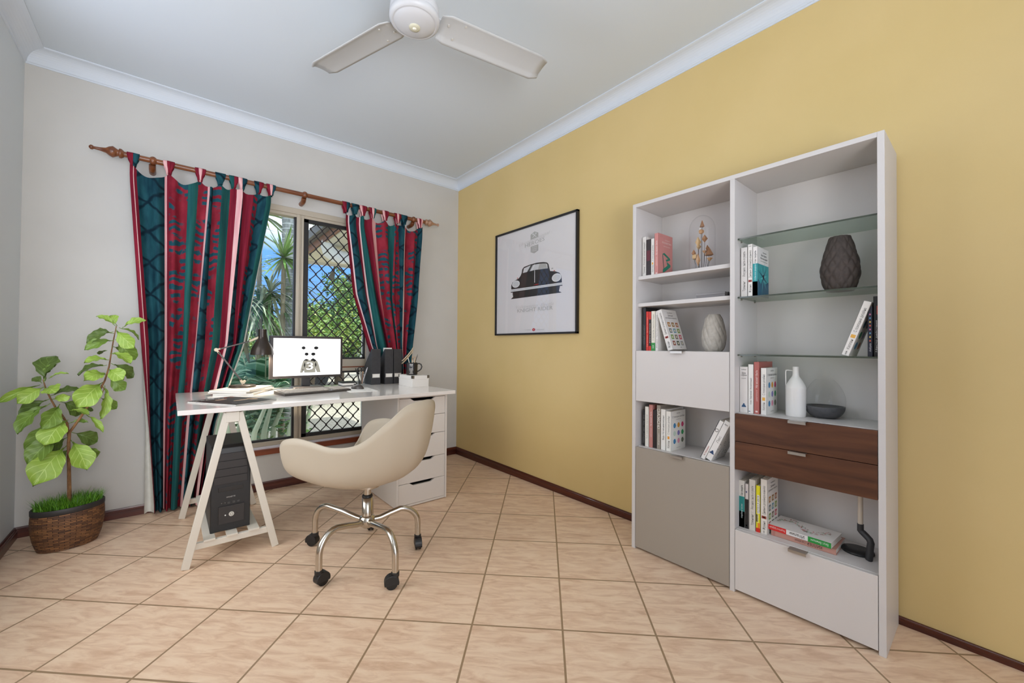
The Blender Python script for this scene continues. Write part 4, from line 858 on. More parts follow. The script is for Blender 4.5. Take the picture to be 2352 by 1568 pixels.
# mouse and mouse mat
pad = thing('mouse_mat', 'white printed mouse mat under the mouse', 'mouse mat', (.955, 2.675, ZD), rot=(0, 0, math.radians(-5)))
MB().box((-.088, -.120, 0), (.082, .120, .0025)).build('mat', mat('mat_white', (226, 222, 216), .5), pad, local=True, bevel=.001)
pm = MB(); rnd = random.Random(3)
for k in range(34):
    u, v = rnd.uniform(-.02, .075), rnd.uniform(-.07, .10); L_ = rnd.uniform(.006, .016); a = rnd.uniform(-.6, .6); pm.poly([(u, v, .0029), (u + L_ * math.cos(a), v + L_ * math.sin(a), .0029), (u + L_ * math.cos(a) - .002, v + L_ * math.sin(a) + .003, .0029)], 0)
pm.build('print', M_GREYINK, pad, local=True)
mu_ = thing('mouse', 'dark computer mouse on the white mat', 'mouse', (.962, 2.735, ZD + .0027), rot=(0, 0, math.radians(25)))
mb = MB(); V = []; nn, kk = 22, 9
for i in range(kk + 1):
    t = i / kk
    for j in range(nn):
        a = 2 * PI * j / nn; r = math.cos(t * PI / 2) ** .55 if t < 1 else 0
        V.append((.029 * math.cos(a) * r, .050 * math.sin(a) * r + .004 * t, .033 * t * (1 - .12 * math.sin(a))))
mb.add(V, [(i * nn + j, i * nn + (j + 1) % nn, (i + 1) * nn + (j + 1) % nn, (i + 1) * nn + j) for i in range(kk) for j in range(nn)], smooth=True)
mb.build('shell', mat('mouse_dark', (66, 60, 56), .3), mu_, local=True); MB().box((-.004, .018, .026), (.004, .034, .0325)).build('wheel', M_BPLAST, mu_, local=True, bevel=.002)
# magazine holders
def holder(x0, x1, y0_, label, paper=False):
    h = thing('magazine_holder', label, 'magazine holder', ((x0 + x1) / 2, y0_ + .1, ZD), 'black magazine holders on the desk'); z1 = ZD + .2655; yb = y0_ + .175; c = .002
    side = [(y0_, ZD), (y0_, z1), (y0_ + .012, z1), (yb - .012, ZD + .115), (yb, ZD + .10), (yb, ZD)]
    mb = MB()
    for x in (x0, x1 - c): mb.prism([(x, a, b) for a, b in side][::-1], (c, 0, 0))
    mb.box((x0 + c, y0_, ZD), (x1 - c, y0_ + c, z1)); mb.box((x0 + c, yb - c, ZD), (x1 - c, yb, ZD + .10)); mb.box((x0 + c, y0_ + c, ZD), (x1 - c, yb - c, ZD + c))
    mb.build('body', noisy('cardboard_black', (44, 43, 45), (50, 49, 51), .55, (40, 40, 40)), h)
    xc = (x0 + x1) / 2; w = min(.029, (x1 - x0) * .42); lf = MB(); zc = ZD + .066
    lf.box((xc - w, y0_ - .003, zc - .0145), (xc + w, y0_, zc - .0115)); lf.box((xc - w, y0_ - .003, zc + .0115), (xc + w, y0_, zc + .0145)); lf.box((xc - w, y0_ - .003, zc - .0115), (xc - w + .003, y0_, zc + .0115)); lf.box((xc + w - .003, y0_ - .003, zc - .0115), (xc + w, y0_, zc + .0115))
    f = lf.build('label_frame', mat('label_frame_silver', (190, 186, 180), .35, .3), h); box((xc - w + .003, y0_ - .0012, zc - .0115), (xc + w - .003, y0_ - .0002, zc + .0115)).build('label_card', M_PAPER, f)
    return h
holder(1.1465, 1.2140, 2.972, 'black magazine holder nearest the monitor, its slanted side showing')
holder(1.2490, 1.3130, 2.972, 'black magazine holder in the middle of three')
holder(1.3190, 1.3840, 2.972, 'black magazine holder partly behind the white lidded box')
tag(box((1.258, 2.985, ZD + .0025), (1.308, 3.03, ZD + .2745)).build('paper_stack', M_PAPER), 'white papers sticking up out of the middle black magazine holder', 'paper')
# white lidded box with the mug
wbx = thing('storage_box', 'white lidded box with metal corners under the black mug', 'box', (1.375, 2.75, ZD))
BX0, BX1, BY0, BY1 = 1.305, 1.437, 2.632, 2.855
M_BOXW = mat('box_white', (222, 218, 212), .5)
box((BX0 + .002, BY0 + .002, ZD), (BX1 - .002, BY1 - .002, ZD + .060)).build('body', M_BOXW, wbx, bevel=.001)
ld = box((BX0, BY0, ZD + .053), (BX1, BY1, ZD + .0795)).build('lid', M_BOXW, wbx, bevel=.0015); cn = MB()
for x, sx in ((BX0, 1), (BX1, -1)):
    for y, sy in ((BY0, 1), (BY1, -1)):
        cn.box((x - sx * .0008, y - sy * .0008, ZD + .060), (x + sx * .016, y + sy * .002, ZD + .0803)); cn.box((x - sx * .0008, y - sy * .0008, ZD + .060), (x + sx * .002, y + sy * .016, ZD + .0803)); cn.box((x - sx * .0008, y - sy * .0008, ZD + .0795), (x + sx * .014, y + sy * .014, ZD + .0803))
cn.build('metal_corner', mat('tin', (132, 126, 116), .35, .8), ld)
MX_, MY_, MZ_ = 1.358, 2.745, ZD + .0798
mg = thing('mug', 'black mug with white lettering on the white lidded box', 'mug', (MX_, MY_, MZ_)); M_MUG = mat('mug_black', (30, 28, 28), .3)
MB().lathe([(.001, 0), (.034, 0), (.0385, .004), (.0400, .010), (.0405, .086), (.0395, .089), (.0380, .086), (.037, .012), (.001, .008)], (MX_, MY_, MZ_), 44).build('cup', M_MUG, mg)
dv = Vector((.76, -.645, 0)); cpt = Vector((MX_, MY_, MZ_))
MB().tube([cpt + dv * a + Vector((0, 0, b)) for a, b in ((.039, .079), (.052, .083), (.066, .076), (.072, .060), (.066, .042), (.052, .030), (.039, .024))], .0048, 10).build('handle', M_MUG, mg)
ml = MB(); look = Vector((-.55, -.83, 0)).normalized(); side = Vector((.83, -.55, 0)).normalized()
def mugtext(b, z, h, w):
    t = MB(); t.text(b, (0, 0, 0), (1, 0, 0), (0, 0, 1), h=h, w=w, align='C')
    V = []
    for p in t.v: a = p[0] / .041; V.append(cpt + (look * math.cos(a) + side * math.sin(a)) * .0410 + Vector((0, 0, z + p[2])))
    ml.add(V, t.f)
mugtext('▲▲▲', .072, .008, .022); mugtext('TEA', .062, .006, .014)
for k, s_ in enumerate(('KEEP', 'CALM', 'USE', 'THE', 'FORCE')): mugtext(s_, .042 - k * .0085, .0064, .026 if k not in (2, 3) else .018)
ml.build('lettering', mat('print_white', (226, 222, 214), .5), mg)
def pencil(name, label, cat, p0, p1, r, body, tip, group):
    p0 = Vector(p0); p1 = Vector(p1); d = p1 - p0; o = thing(name, label, cat, p0, group)
    MB().tube([p0, p0 + d * .86], r, 8).build('barrel', body, o); MB().tube([p0 + d * .86, p0 + d * .96, p1], [r, r * .5, r * .12], 8).build('tip', tip, o)
gp = 'pens in the black mug'; mzb = MZ_ + .012
mc = lambda n, c, r=.45: mat(n, c, r)
pencil('pen', 'white pen leaning left in the black mug', 'pen', (1.352, 2.735, mzb), (1.322, 2.745, MZ_ + .142), .0032, mc('pen_white', (214, 208, 198)), mc('pen_tip', (190, 150, 100)), gp)
pencil('pencil', 'black pencil with an orange end in the black mug', 'pencil', (1.350, 2.75, mzb), (1.366, 2.745, MZ_ + .140), .0036, mc('pencil_black', (40, 34, 30)), mc('pencil_wood', (190, 140, 90)), gp)
pencil('pencil', 'pale wooden pencil standing upright in the black mug', 'pencil', (1.372, 2.742, mzb), (1.385, 2.75, MZ_ + .138), .0034, mc('pencil_pale', (204, 180, 146)), mc('pencil_wood', (190, 140, 90)), gp)
pencil('paintbrush', 'thin dark paintbrush leaning right in the black mug', 'paintbrush', (1.362, 2.755, mzb), (1.408, 2.755, MZ_ + .150), .0026, mc('brush_dark', (60, 50, 44)), mc('brush_tip', (40, 36, 34)), gp)
pencil('pencil', 'short light pencil near the front rim of the black mug', 'pencil', (1.350, 2.728, mzb), (1.346, 2.715, MZ_ + .122), .0032, mc('pencil_cream', (216, 200, 172)), mc('pencil_wood', (190, 140, 90)), gp)
# glass with scissors and pens
GX, GY = 1.081, 3.002
gl = tag(MB().lathe([(.001, .004), (.022, .004), (.026, .008), (.0335, .100), (.0325, .100), (.025, .010), (.001, .008)], (GX, GY, ZD - .004 + .0005), 36).build('drinking_glass', M_GLASS), 'clear glass holding scissors and pens on the desk', 'glass')
gg = 'stationery in the clear glass'
sc = thing('scissors', 'black-handled scissors in the clear glass', 'scissors', (GX, GY, ZD + .008), gg); hs = MB()
for cx in (-.012, .014): hs.tube([(GX + cx + .0105 * math.cos(2 * PI * k / 18), GY, ZD + .118 + .013 * math.sin(2 * PI * k / 18)) for k in range(19)], .0032, 8, cap=False)
hs.build('handle', M_BPLAST, sc); bl_ = MB(); bl_.bar((GX - .008, GY, ZD + .106), (GX + .004, GY, ZD + .010), .009, .002, up=(0, 1, 0)); bl_.bar((GX + .010, GY + .002, ZD + .106), (GX - .002, GY + .002, ZD + .010), .009, .002, up=(0, 1, 0)); bl_.build('blade', M_STEEL, sc)
pencil('marker', 'black marker leaning left in the clear glass', 'marker', (GX - .004, GY - .006, ZD + .009), (GX - .046, GY - .004, ZD + .128), .0042, M_BPLAST, M_BPLAST, gg)
pencil('marker', 'black marker beside the scissors in the clear glass', 'marker', (GX - .010, GY + .008, ZD + .009), (GX - .026, GY + .01, ZD + .126), .0042, M_BPLAST, M_BPLAST, gg)
pencil('ruler_stick', 'clear plastic ruler leaning right in the clear glass', 'ruler', (GX + .008, GY + .004, ZD + .009), (GX + .050, GY + .01, ZD + .130), .0046, mat('plastic_pale', (206, 204, 206), .2), mat('plastic_pale', (206, 204, 206), .2), gg)
pencil('pencil', 'brown pencil standing in the clear glass', 'pencil', (GX + .004, GY - .008, ZD + .009), (GX + .010, GY - .012, ZD + .104), .0036, mc('pencil_brown', (140, 104, 74)), mc('pencil_wood', (190, 140, 90)), gg)
nb = thing('notebook', 'thick black hardcover notebook lying beside the clear glass', 'notebook', (.99, 3.03, ZD))
nm = MB(); nm.box((.945, 2.985, ZD), (1.042, 3.10, ZD + .004)); nm.box((.945, 2.985, ZD + .020), (1.042, 3.10, ZD + .027)); nm.box((1.038, 2.985, ZD), (1.042, 3.10, ZD + .027)); nm.build('cover', M_BPLAST, nb, bevel=.001); box((.948, 2.988, ZD + .004), (1.038, 3.097, ZD + .020)).build('pages', M_PAPER, nb)
# magazine and the pile under the lamp
def slab(name, label, cat, c, w, d, z, t, a, covm, group=None, pages=M_PAPER):
    o = thing(name, label, cat, (c[0], c[1], z), group, rot=(0, 0, a)); mb = MB(); mb.box((-w / 2, -d / 2, 0), (w / 2, d / 2, .0012)); mb.box((-w / 2, -d / 2, t - .0012), (w / 2, d / 2, t)); mb.box((-w / 2, -d / 2, 0), (-w / 2 + .0012, d / 2, t)); mb.build('cover', covm, o, local=True)
    box((-w / 2 + .0012, -d / 2 + .001, .0012), (w / 2 - .001, d / 2 - .001, t - .0012)).build('pages', pages, o, local=True); return o
gpile = 'pile of books under the desk lamp'
slab('book', 'grey-covered book at the bottom of the pile under the desk lamp', 'book', (.352, 2.935, 0), .21, .30, ZD, .010, math.radians(-28), cmat((150, 146, 140)), gpile)
slab('book', 'pale book in the middle of the pile under the desk lamp', 'book', (.345, 2.945, 0), .215, .295, ZD + .0103, .009, math.radians(-38), cmat((206, 200, 188)), gpile)
slab('book', 'cream book on top of the pile under the lamp foot', 'book', (.345, 2.950, 0), .215, .30, ZD + .0196, .009, math.radians(-32), cmat((214, 206, 190)), gpile)
mgz = slab('magazine', 'dark glossy magazine with pale title lettering at the desk front', 'magazine', (.252, 2.512, 0), .327, .225, ZD, .006, math.radians(-58), mat('magazine_cover', (56, 50, 47), .42))
gt = MB(); YY, MXx = (0, 1, 0), (-1, 0, 0)
gt.text('interio', (-.112, -.106, .0064), YY, MXx, h=.040, w=.150, mi=0); gt.text('rs', (-.112, .048, .0064), YY, MXx, h=.040, w=.052, mi=1)
for cx, cy, a, b in ((-.070, -.01, .014, .030), (.030, .03, .012, .052), (.040, .075, .035, .020)): gt.poly([(cx + a * math.cos(2 * PI * k / 16) * (1 + .15 * math.sin(4 * k)), cy + b * math.sin(2 * PI * k / 16), .0063) for k in range(16)], 2)
gt.text('design', (.10, -.08, .0064), YY, MXx, h=.008, mi=0)
gt.build('cover_print', [mat('print_white', (226, 222, 214), .5), mat('print_orange', (206, 110, 80), .4), mat('print_peach', (214, 178, 146), .4)], mgz, local=True)
# desk lamp
LZ = ZD + .0288
LY = 2.985
dl = thing('desk_lamp', 'dark articulated desk lamp with a bell shade, switched on', 'lamp', (.347, LY, LZ))
M_LAMP = mat('lamp_dark', (54, 46, 40), .28, .35); M_JOINT = mat('lamp_joint', (186, 172, 148), .4, .3)
MB().lathe([(.001, 0), (.070, 0), (.0725, .004), (.070, .012), (.060, .015), (.001, .016)], (.347, LY, LZ), 48).build('base', M_LAMP, dl)
MB().tube([(.347, LY, LZ + .014), (.347, LY, LZ + .03)], .006, 14).build('post', M_JOINT, dl)
def P3(x, z): return (x, LY, z)
jm = MB(); jm.cyl((.350, LY - .012, .768), (.350, LY + .012, .768), .009, 16); jm.cyl((.358, LY - .010, .775), (.358, LY + .014, .775), .006, 14); jm.bar(P3(.346, .760), P3(.336, .784), .012, .008, up=(0, 1, 0)); jm.build('base_joint', M_JOINT, dl)
MB().bar(P3(.338, .782), P3(.222, .955), .009, .009, up=(0, 1, 0)).build('lower_arm', M_LAMP, dl, bevel=.001)
jm = MB(); jm.cyl((.212, LY - .010, .968), (.212, LY + .010, .968), .0105, 18); jm.bar(P3(.214, .966), P3(.228, .946), .010, .009, up=(0, 1, 0)); jm.bar(P3(.214, .969), P3(.232, .974), .009, .008, up=(0, 1, 0)); jm.build('elbow_joint', M_JOINT, dl)
MB().bar(P3(.230, .973), P3(.382, 1.022), .008, .008, up=(0, 1, 0)).build('upper_arm', M_LAMP, dl, bevel=.001)
jm = MB(); jm.bar(P3(.378, 1.021), P3(.428, 1.046), .013, .012, up=(0, 1, 0)); jm.build('head_joint', M_JOINT, dl, bevel=.002)
SX = .4485
MB().lathe(interp([(.0235, 1.097), (.0235, 1.06), (.026, 1.04), (.043, 1.008), (.057, .980), (.063, .952), (.0645, .937)], 40) + [(.0625, .9375), (.061, .952), (.055, .98), (.041, 1.008), (.024, 1.04), (.0215, 1.06), (.0215, 1.09), (.001, 1.092)], (SX, LY, 0), 48).build('shade', M_LAMP, dl)
MB().lathe([(.001, 1.0985), (.022, 1.0985), (.0235, 1.097)], (SX, LY, 0), 32).build('shade_cap', M_LAMP, dl)
MB().ellipsoid((SX, LY, .990), (.018, .018, .024), 20, 12).build('bulb', mat('bulb', (255, 240, 214), .4, emit=(255, 226, 180), estr=12.0), dl)
MB().tube([P3(.427, 1.085), P3(.416, 1.086), P3(.406, 1.080), P3(.404, 1.068), P3(.410, 1.056), P3(.420, 1.050)], .0012, 6).build('cable', M_BPLAST, dl)
lb = lamp('desk_lamp_light', 'SPOT', 20, (1.0, .86, .66), (SX, LY, .962), (SX, LY, .7), spot_size=math.radians(118), spot_blend=.55, shadow_soft_size=.022)

# ------------------------------------------------------------------ swivel chair
CX, CY = .722, 1.905
ch = thing('swivel_chair', 'cream moulded armchair on a five-legged chrome castor base', 'chair', (CX, CY, 0))
FACE = math.radians(26)          # turned left of straight at the desk
def cyc(knots, a):
    n = len(knots)
    for i in range(n):
        a0, v1 = knots[i]; a1 = knots[(i + 1) % n][0] + (360 if i == n - 1 else 0)
        if a0 <= a < a1:
            u = (a - a0) / (a1 - a0); p = [knots[(i + k) % n][1] for k in (-1, 0, 1, 2)]
            return tuple(.5 * (2 * p[1][j] + (-p[0][j] + p[2][j]) * u + (2 * p[0][j] - 5 * p[1][j] + 4 * p[2][j] - p[3][j]) * u * u + (-p[0][j] + 3 * p[1][j] - 3 * p[2][j] + p[3][j]) * u ** 3) for j in range(3))
half = [(0, (0, .245, .430)), (18, (.105, .262, .436)), (30, (.180, .282, .449)), (40, (.228, .290, .482)), (50, (.256, .280, .535)), (62, (.270, .238, .582)), (76, (.276, .150, .602)), (92, (.274, .050, .596)), (110, (.262, -.055, .580)), (130, (.226, -.160, .598)), (148, (.166, -.248, .680)), (164, (.096, -.294, .746))]
knots = half + [(180, (0, -.318, .762))] + [(360 - a, (-x, y, z)) for a, (x, y, z) in half[:0:-1]]
NA, NT = 120, 22
ZB = .366
V = []; cf, sf = math.cos(FACE), math.sin(FACE)
for i in range(NT + 1):
    t = i / NT
    for j in range(NA):
        a = 360 * j / NA; x, y, z = cyc(knots, a); x *= .96; y *= (.95 if y > 0 else 1)
        back = max(0, -math.cos(math.radians(a))); front = max(0, math.cos(math.radians(a)))
        g = back * math.sin(t * PI / 2) ** .95 + (1 - back) * (1 - (1 - t) ** 2.3)
        pz = 3.0 - 1.2 * front ** 3 - .3 * back
        zz_ = ZB + (z - ZB) * (t ** pz) + .012 * math.sin(PI * t) * front
        X, Y = x * g, y * g
        if t > .78: k = (t - .78) / .22; X *= 1 + .055 * k * k * (1 - front); Y *= 1 + (.03 if y < 0 else .02) * k * k
        V.append((CX + X * cf - Y * sf, CY + X * sf + Y * cf, zz_))
mb = MB(); mb.add(V, [(i * NA + j, i * NA + (j + 1) % NA, (i + 1) * NA + (j + 1) % NA, (i + 1) * NA + j) for i in range(NT) for j in range(NA)], smooth=True)
so = mb.build('seat_shell', M_SHELL, ch); md = so.modifiers.new('solid', 'SOLIDIFY'); md.thickness = .0075; md.offset = 1.0
mb = MB(); mb.cyl((CX, CY, .285), (CX, CY, .350), .0165, 24); mb.cyl((CX, CY, .338), (CX, CY, .352), .055, 28); mb.build('stem', M_CHROME, ch)
MB().lathe([(.018, .284), (.0225, .286), (.0245, .292), (.0225, .299), (.017, .301)], (CX, CY, 0), 28).build('ring', M_BPLAST, ch)
MB().lathe([(.001, .148), (.020, .148), (.0235, .152), (.0235, .286), (.019, .287)], (CX, CY, 0), 28).build('column', M_CHROME, ch)
MB().lathe([(.022, .155), (.034, .160), (.036, .175), (.034, .196), (.024, .204)], (CX, CY, 0), 28).build('hub', M_CHROME, ch)
for k, (ex, ey, ca) in enumerate(((.568, 2.189, 130), (.486, 1.810, 15), (.726, 1.599, 160), (.954, 1.847, 250), (.843, 2.172, 60))):
    d = Vector((ex - CX, ey - CY, 0)); Ld = d.length; d.normalize(); c = Vector((CX, CY, 0)); pts = []
    def Q(r, z): return c + d * r + Vector((0, 0, z))
    pts += [Q(.02, .178), Q(.06, .181), Q(Ld * .45, .196), Q(Ld - .085, .208)]
    for q in range(1, 9):
        a = PI / 2 * q / 8; pts.append(Q(Ld - .085 + .085 * math.sin(a), .208 - .085 + .085 * math.cos(a)))
    pts.append(Q(Ld, .062))
    lg = MB().tube(pts, .0135, 14).build('leg', M_CHROME, ch)
    e = Vector((ex, ey, 0)); ca = math.radians(ca); f = Vector((math.cos(ca), math.sin(ca), 0)); sd = Vector((-math.sin(ca), math.cos(ca), 0)); w = e + f * .014
    cs = MB(); cs.cyl(e + Vector((0, 0, .050)), e + Vector((0, 0, .066)), .0165, 18)
    hood = [w + f * (.030 * math.cos(a)) + Vector((0, 0, .028 + .030 * math.sin(a))) for a in [math.radians(-20 + 220 * q / 12) for q in range(13)]]
    cs.prism([p - sd * .017 for p in hood], sd * .034); cs.build('castor_hood', M_BPLAST, lg, bevel=.002)
    wh = MB()
    for o_ in (-.013, .005): wh.cyl(w + sd * o_ + Vector((0, 0, .024)), w + sd * (o_ + .008) + Vector((0, 0, .024)), .0238, 24)
    wh.build('castor_wheel', mat('castor_black', (18, 18, 18), .4), lg)

# ------------------------------------------------------------------ potted fig
QX, QY, QR = -.372, 2.968, math.radians(14)
pf_ = thing('potted_fig', 'young fiddle-leaf fig in an oval wicker planter by the left corner', 'potted plant', (QX, QY, 0))
def mat_wicker():
    M = mat('wicker', (110, 74, 48), .55); b = M.node_tree.nodes['Principled BSDF']; l = M.node_tree.links
    t = nd(M, 'ShaderNodeTexCoord'); br = nd(M, 'ShaderNodeTexBrick'); br.offset = .5; br.inputs['Scale'].default_value = 1; br.inputs['Brick Width'].default_value = .034; br.inputs['Row Height'].default_value = .0078
    br.inputs['Mortar Size'].default_value = .0011; br.inputs['Mortar Smooth'].default_value = .6; br.inputs['Color1'].default_value = lin((88, 58, 40)); br.inputs['Color2'].default_value = lin((150, 104, 64)); br.inputs['Mortar'].default_value = lin((34, 22, 16)); br.inputs['Bias'].default_value = -.1
    l.new(t.outputs['UV'], br.inputs['Vector'])
    n = nd(M, 'ShaderNodeTexNoise'); n.inputs['Scale'].default_value = 60; mp = nd(M, 'ShaderNodeMapping'); mp.inputs['Scale'].default_value = (.6, 3, 1); l.new(t.outputs['UV'], mp.inputs['Vector']); l.new(mp.outputs[0], n.inputs['Vector'])
    mm = nd(M, 'ShaderNodeMixRGB'); mm.blend_type = 'OVERLAY'; mm.inputs[0].default_value = .75; l.new(br.outputs['Color'], mm.inputs[1]); l.new(n.outputs['Fac'], mm.inputs[2]); l.new(mm.outputs[0], b.inputs['Base Color'])
    bp = nd(M, 'ShaderNodeBump'); bp.invert = True; bp.inputs['Strength'].default_value = 1; bp.inputs['Distance'].default_value = .004; l.new(br.outputs['Fac'], bp.inputs['Height']); l.new(bp.outputs[0], b.inputs['Normal'])
    return M
kw = dict(sx=1.0, sy=.70, rot=QR)
wv_ = lambda a, z, r: 1 + .006 * math.sin(a * 46 + (PI if int(z / .0078) % 2 else 0))
MB().lathe([(.001, 0), (.098, 0), (.104, .004)] + interp([(.104, .004), (.118, .05), (.127, .11), (.128, .15), (.126, .181)], 40), (QX, QY, 0), 120, fn=wv_, uv=True, **kw).build('planter', mat_wicker(), pf_)
MB().lathe([(.126, .178), (.1285, .182), (.1285, .202), (.126, .205), (.122, .204), (.121, .18), (.001, .178)], (QX, QY, 0), 80, **kw).build('rim', mat('liner_black', (44, 42, 42), .5), pf_)
gm = MB(); rnd = random.Random(5)
for k in range(1500):
    a, r = rnd.uniform(0, 2 * PI), math.sqrt(rnd.random()) * .117; x, y = r * math.cos(a), r * math.sin(a) * .70
    bxp = QX + x * math.cos(QR) - y * math.sin(QR); byp = QY + x * math.sin(QR) + y * math.cos(QR)
    h = rnd.uniform(.035, .066); la = rnd.uniform(0, 2 * PI); ln = rnd.uniform(.004, .024) + .012 * (r / .117) ** 2
    lx, ly = ln * math.cos(la) + x * .10, ln * math.sin(la) + y * .10; w = rnd.uniform(.0012, .0022); wx, wy = -math.sin(la) * w, math.cos(la) * w; V = []
    for t in (0, .5, 1): V += [(bxp + lx * t * t - wx * (1 - t * .9), byp + ly * t * t - wy * (1 - t * .9), .185 + h * t), (bxp + lx * t * t + wx * (1 - t * .9), byp + ly * t * t + wy * (1 - t * .9), .185 + h * t)]
    gm.add(V, [(0, 1, 3, 2), (2, 3, 5, 4)], k % 3)
go_ = gm.build('grass', [mat('grass_a', (84, 140, 24), .5), mat('grass_b', (108, 164, 40), .5), mat('grass_c', (60, 110, 20), .5)], pf_); go_['kind'] = 'stuff'; go_['label'] = 'short green grass'
# trunk and leaves lie about a vertical plane through the planter; z and sideways offsets in metres
pd = Vector((QY, -QX, 0)).normalized(); pd = Vector((.992, .126, 0)); pn = Vector((-.126, .992, 0))
def PL(s_, z, dpt=0.0): return Vector((QX, QY, 0)) + pd * s_ + pn * dpt + Vector((0, 0, z))
M_TRUNK = noisy('fig_bark', (108, 74, 44), (150, 110, 70), .8, (60, 60, 30), bump=.4)
def Z(a, b):      # pixels of an enlarged image crop -> metres in the plant's plane
    return (a - 385) * .000602, .253 + (1110 - b) * .000894
tm = MB()
def branch(P, r): tm.tube([PL(*Z(a, b), dp) for a, b, dp in P], r, 10)
branch([(385, 1190, 0), (386, 1110, 0), (382, 1000, 0), (378, 900, 0), (376, 830, 0), (379, 770, 0), (400, 745, 0), (440, 690, -.01), (490, 620, -.015), (540, 560, -.01), (580, 490, 0), (605, 410, .01), (620, 310, .01), (632, 240, .01), (645, 170, .0)], [.0085, .008, .0072, .0070, .0066, .0064, .0058, .0054, .0048, .0044, .004, .0036, .003, .0026, .002])
branch([(377, 800, 0), (365, 720, .01), (330, 665, .015), (300, 630, .015), (270, 575, .01), (245, 520, 0), (230, 470, 0)], [.0055, .005, .0045, .004, .0036, .003, .002])
branch([(560, 515, 0), (575, 535, -.02), (560, 570, -.035)], [.003, .002, .0015]); 
tm.build('trunk', M_TRUNK, pf_)
lm = MB(); rnd = random.Random(11)
def leaf(a0, a1, wf=.56, dpt=None, mi=None):
    wf *= .98; a1 = (a1[0] + (a1[0] - a0[0]) * .06, a1[1] + (a1[1] - a0[1]) * .06)
    (s0, z0), (s1, z1) = Z(*a0), Z(*a1); d0 = rnd.uniform(-.02, .02); d1 = (rnd.uniform(-.075, .045) if dpt is None else dpt)
    p0 = PL(s0, z0, d0); p1 = PL(s1, z1, d1); ax = p1 - p0; Ln = ax.length
    if Ln < .01: return
    ax.normalize(); view = Vector((.10, -.84, .50)) + Vector((rnd.uniform(-.8, .8), rnd.uniform(-.35, .35), rnd.uniform(-.35, .55))); view.normalize()
    sd = ax.cross(view)
    if sd.length < .15: sd = ax.cross(Vector((0, 0, 1)))
    sd.normalize(); nr = sd.cross(ax).normalized(); ph = rnd.uniform(0, 6); NU, NV = 12, 8; V = []; U = []; st = .10
    for i in range(NU + 1):
        u = i / NU; ww = Ln * wf * .5 * (max(0, math.sin(PI * min(1, max(0, (u - .06) / .94)) ** 1.35)) ** .72); ww *= 1 + .07 * math.sin(u * 17 + ph)
        ctr = p0 + ax * (Ln * (st + (1 - st) * u)) + nr * (Ln * .14 * math.sin(PI * u)) - Vector((0, 0, Ln * .10 * u * u))
        for j in range(NV + 1):
            v = -1 + 2 * j / NV; V.append(ctr + sd * (ww * v) + nr * (Ln * (.075 * abs(v) ** 1.3 + .034 * math.sin(u * 20 + ph) * abs(v) ** 1.5))); U.append((v, u))
    F = [(i * (NV + 1) + j, i * (NV + 1) + j + 1, (i + 1) * (NV + 1) + j + 1, (i + 1) * (NV + 1) + j) for i in range(NU) for j in range(NV)]
    lm.add(V, F, rnd.randrange(3) if mi is None else mi, [[U[k] for k in f] for f in F], smooth=True)
    lm.tube([p0, p0 + ax * Ln * .16 + nr * Ln * .03], .0016, 6, 0)
for a0, a1, w, dp, mi in [
    ((640, 170), (525, 112), .42, .02, 1), ((650, 170), (612, 105), .8, .03, 1), ((680, 180), (828, 125), .42, -.03, 1), ((660, 180), (782, 238), .3, .0, 0), ((640, 190), (757, 280), .62, -.06, 1),
    ((626, 205), (478, 262), .62, -.01, 2), ((632, 215), (500, 215), .5, .05, 2), ((630, 255), (463, 298), .45, -.04, 0), ((640, 250), (766, 350), .62, .02, 0), ((610, 330), (726, 380), .58, -.07, 1), ((600, 370), (460, 375), .56, -.05, 1),
    ((615, 390), (748, 466), .6, .03, 2), ((590, 400), (435, 445), .55, .03, 2), ((600, 425), (688, 474), .72, -.08, 1), ((590, 455), (458, 470), .60, -.08, 1), ((600, 470), (705, 535), .72, .0, 0), ((568, 500), (420, 610), .62, -.07, 1),
    ((580, 518), (552, 678), .30, -.05, 1), ((545, 580), (648, 645), .55, .0, 0), ((235, 485), (296, 338), .75, .02, 2), ((225, 490), (176, 458), .9, .0, 2), ((240, 480), (302, 383), .35, -.03, 0), ((260, 465), (364, 438), .28, -.02, 1),
    ((215, 500), (15, 562), .26, -.03, 1), ((240, 508), (110, 572), .58, -.06, 1), ((250, 520), (300, 535), .9, -.06, 1), ((270, 560), (445, 542), .5, .03, 2), ((280, 580), (380, 555), .5, -.05, 1), ((270, 575), (128, 660), .6, .0, 2),
    ((272, 600), (122, 720), .5, -.06, 0), ((320, 595), (452, 650), .85, .05, 2), ((322, 612), (230, 708), .62, -.06, 0), ((380, 648), (485, 668), .4, -.05, 1), ((345, 680), (165, 828), .42, .0, 0), ((460, 655), (512, 655), .8, .02, 2), ((475, 682), (568, 770), .26, -.03, 1),
    ((370, 700), (256, 798), .70, -.09, 1), ((375, 720), (480, 718), .42, .0, 0), ((335, 770), (172, 885), .55, -.05, 0), ((390, 772), (530, 832), .68, .04, 2), ((388, 815), (475, 955), .58, -.07, 1), ((430, 840), (518, 925), .85, .01, 0), ((365, 845), (203, 985), .60, -.10, 1),
    ((380, 860), (345, 925), .9, .03, 0), ((305, 770), (160, 835), .5, .03, 2), ((590, 315), (548, 335), .9, .03, 2), ((620, 290), (700, 320), .6, .03, 2), ((380, 790), (265, 860), .8, .05, 2)]: leaf(a0, a1, w, dp, mi)
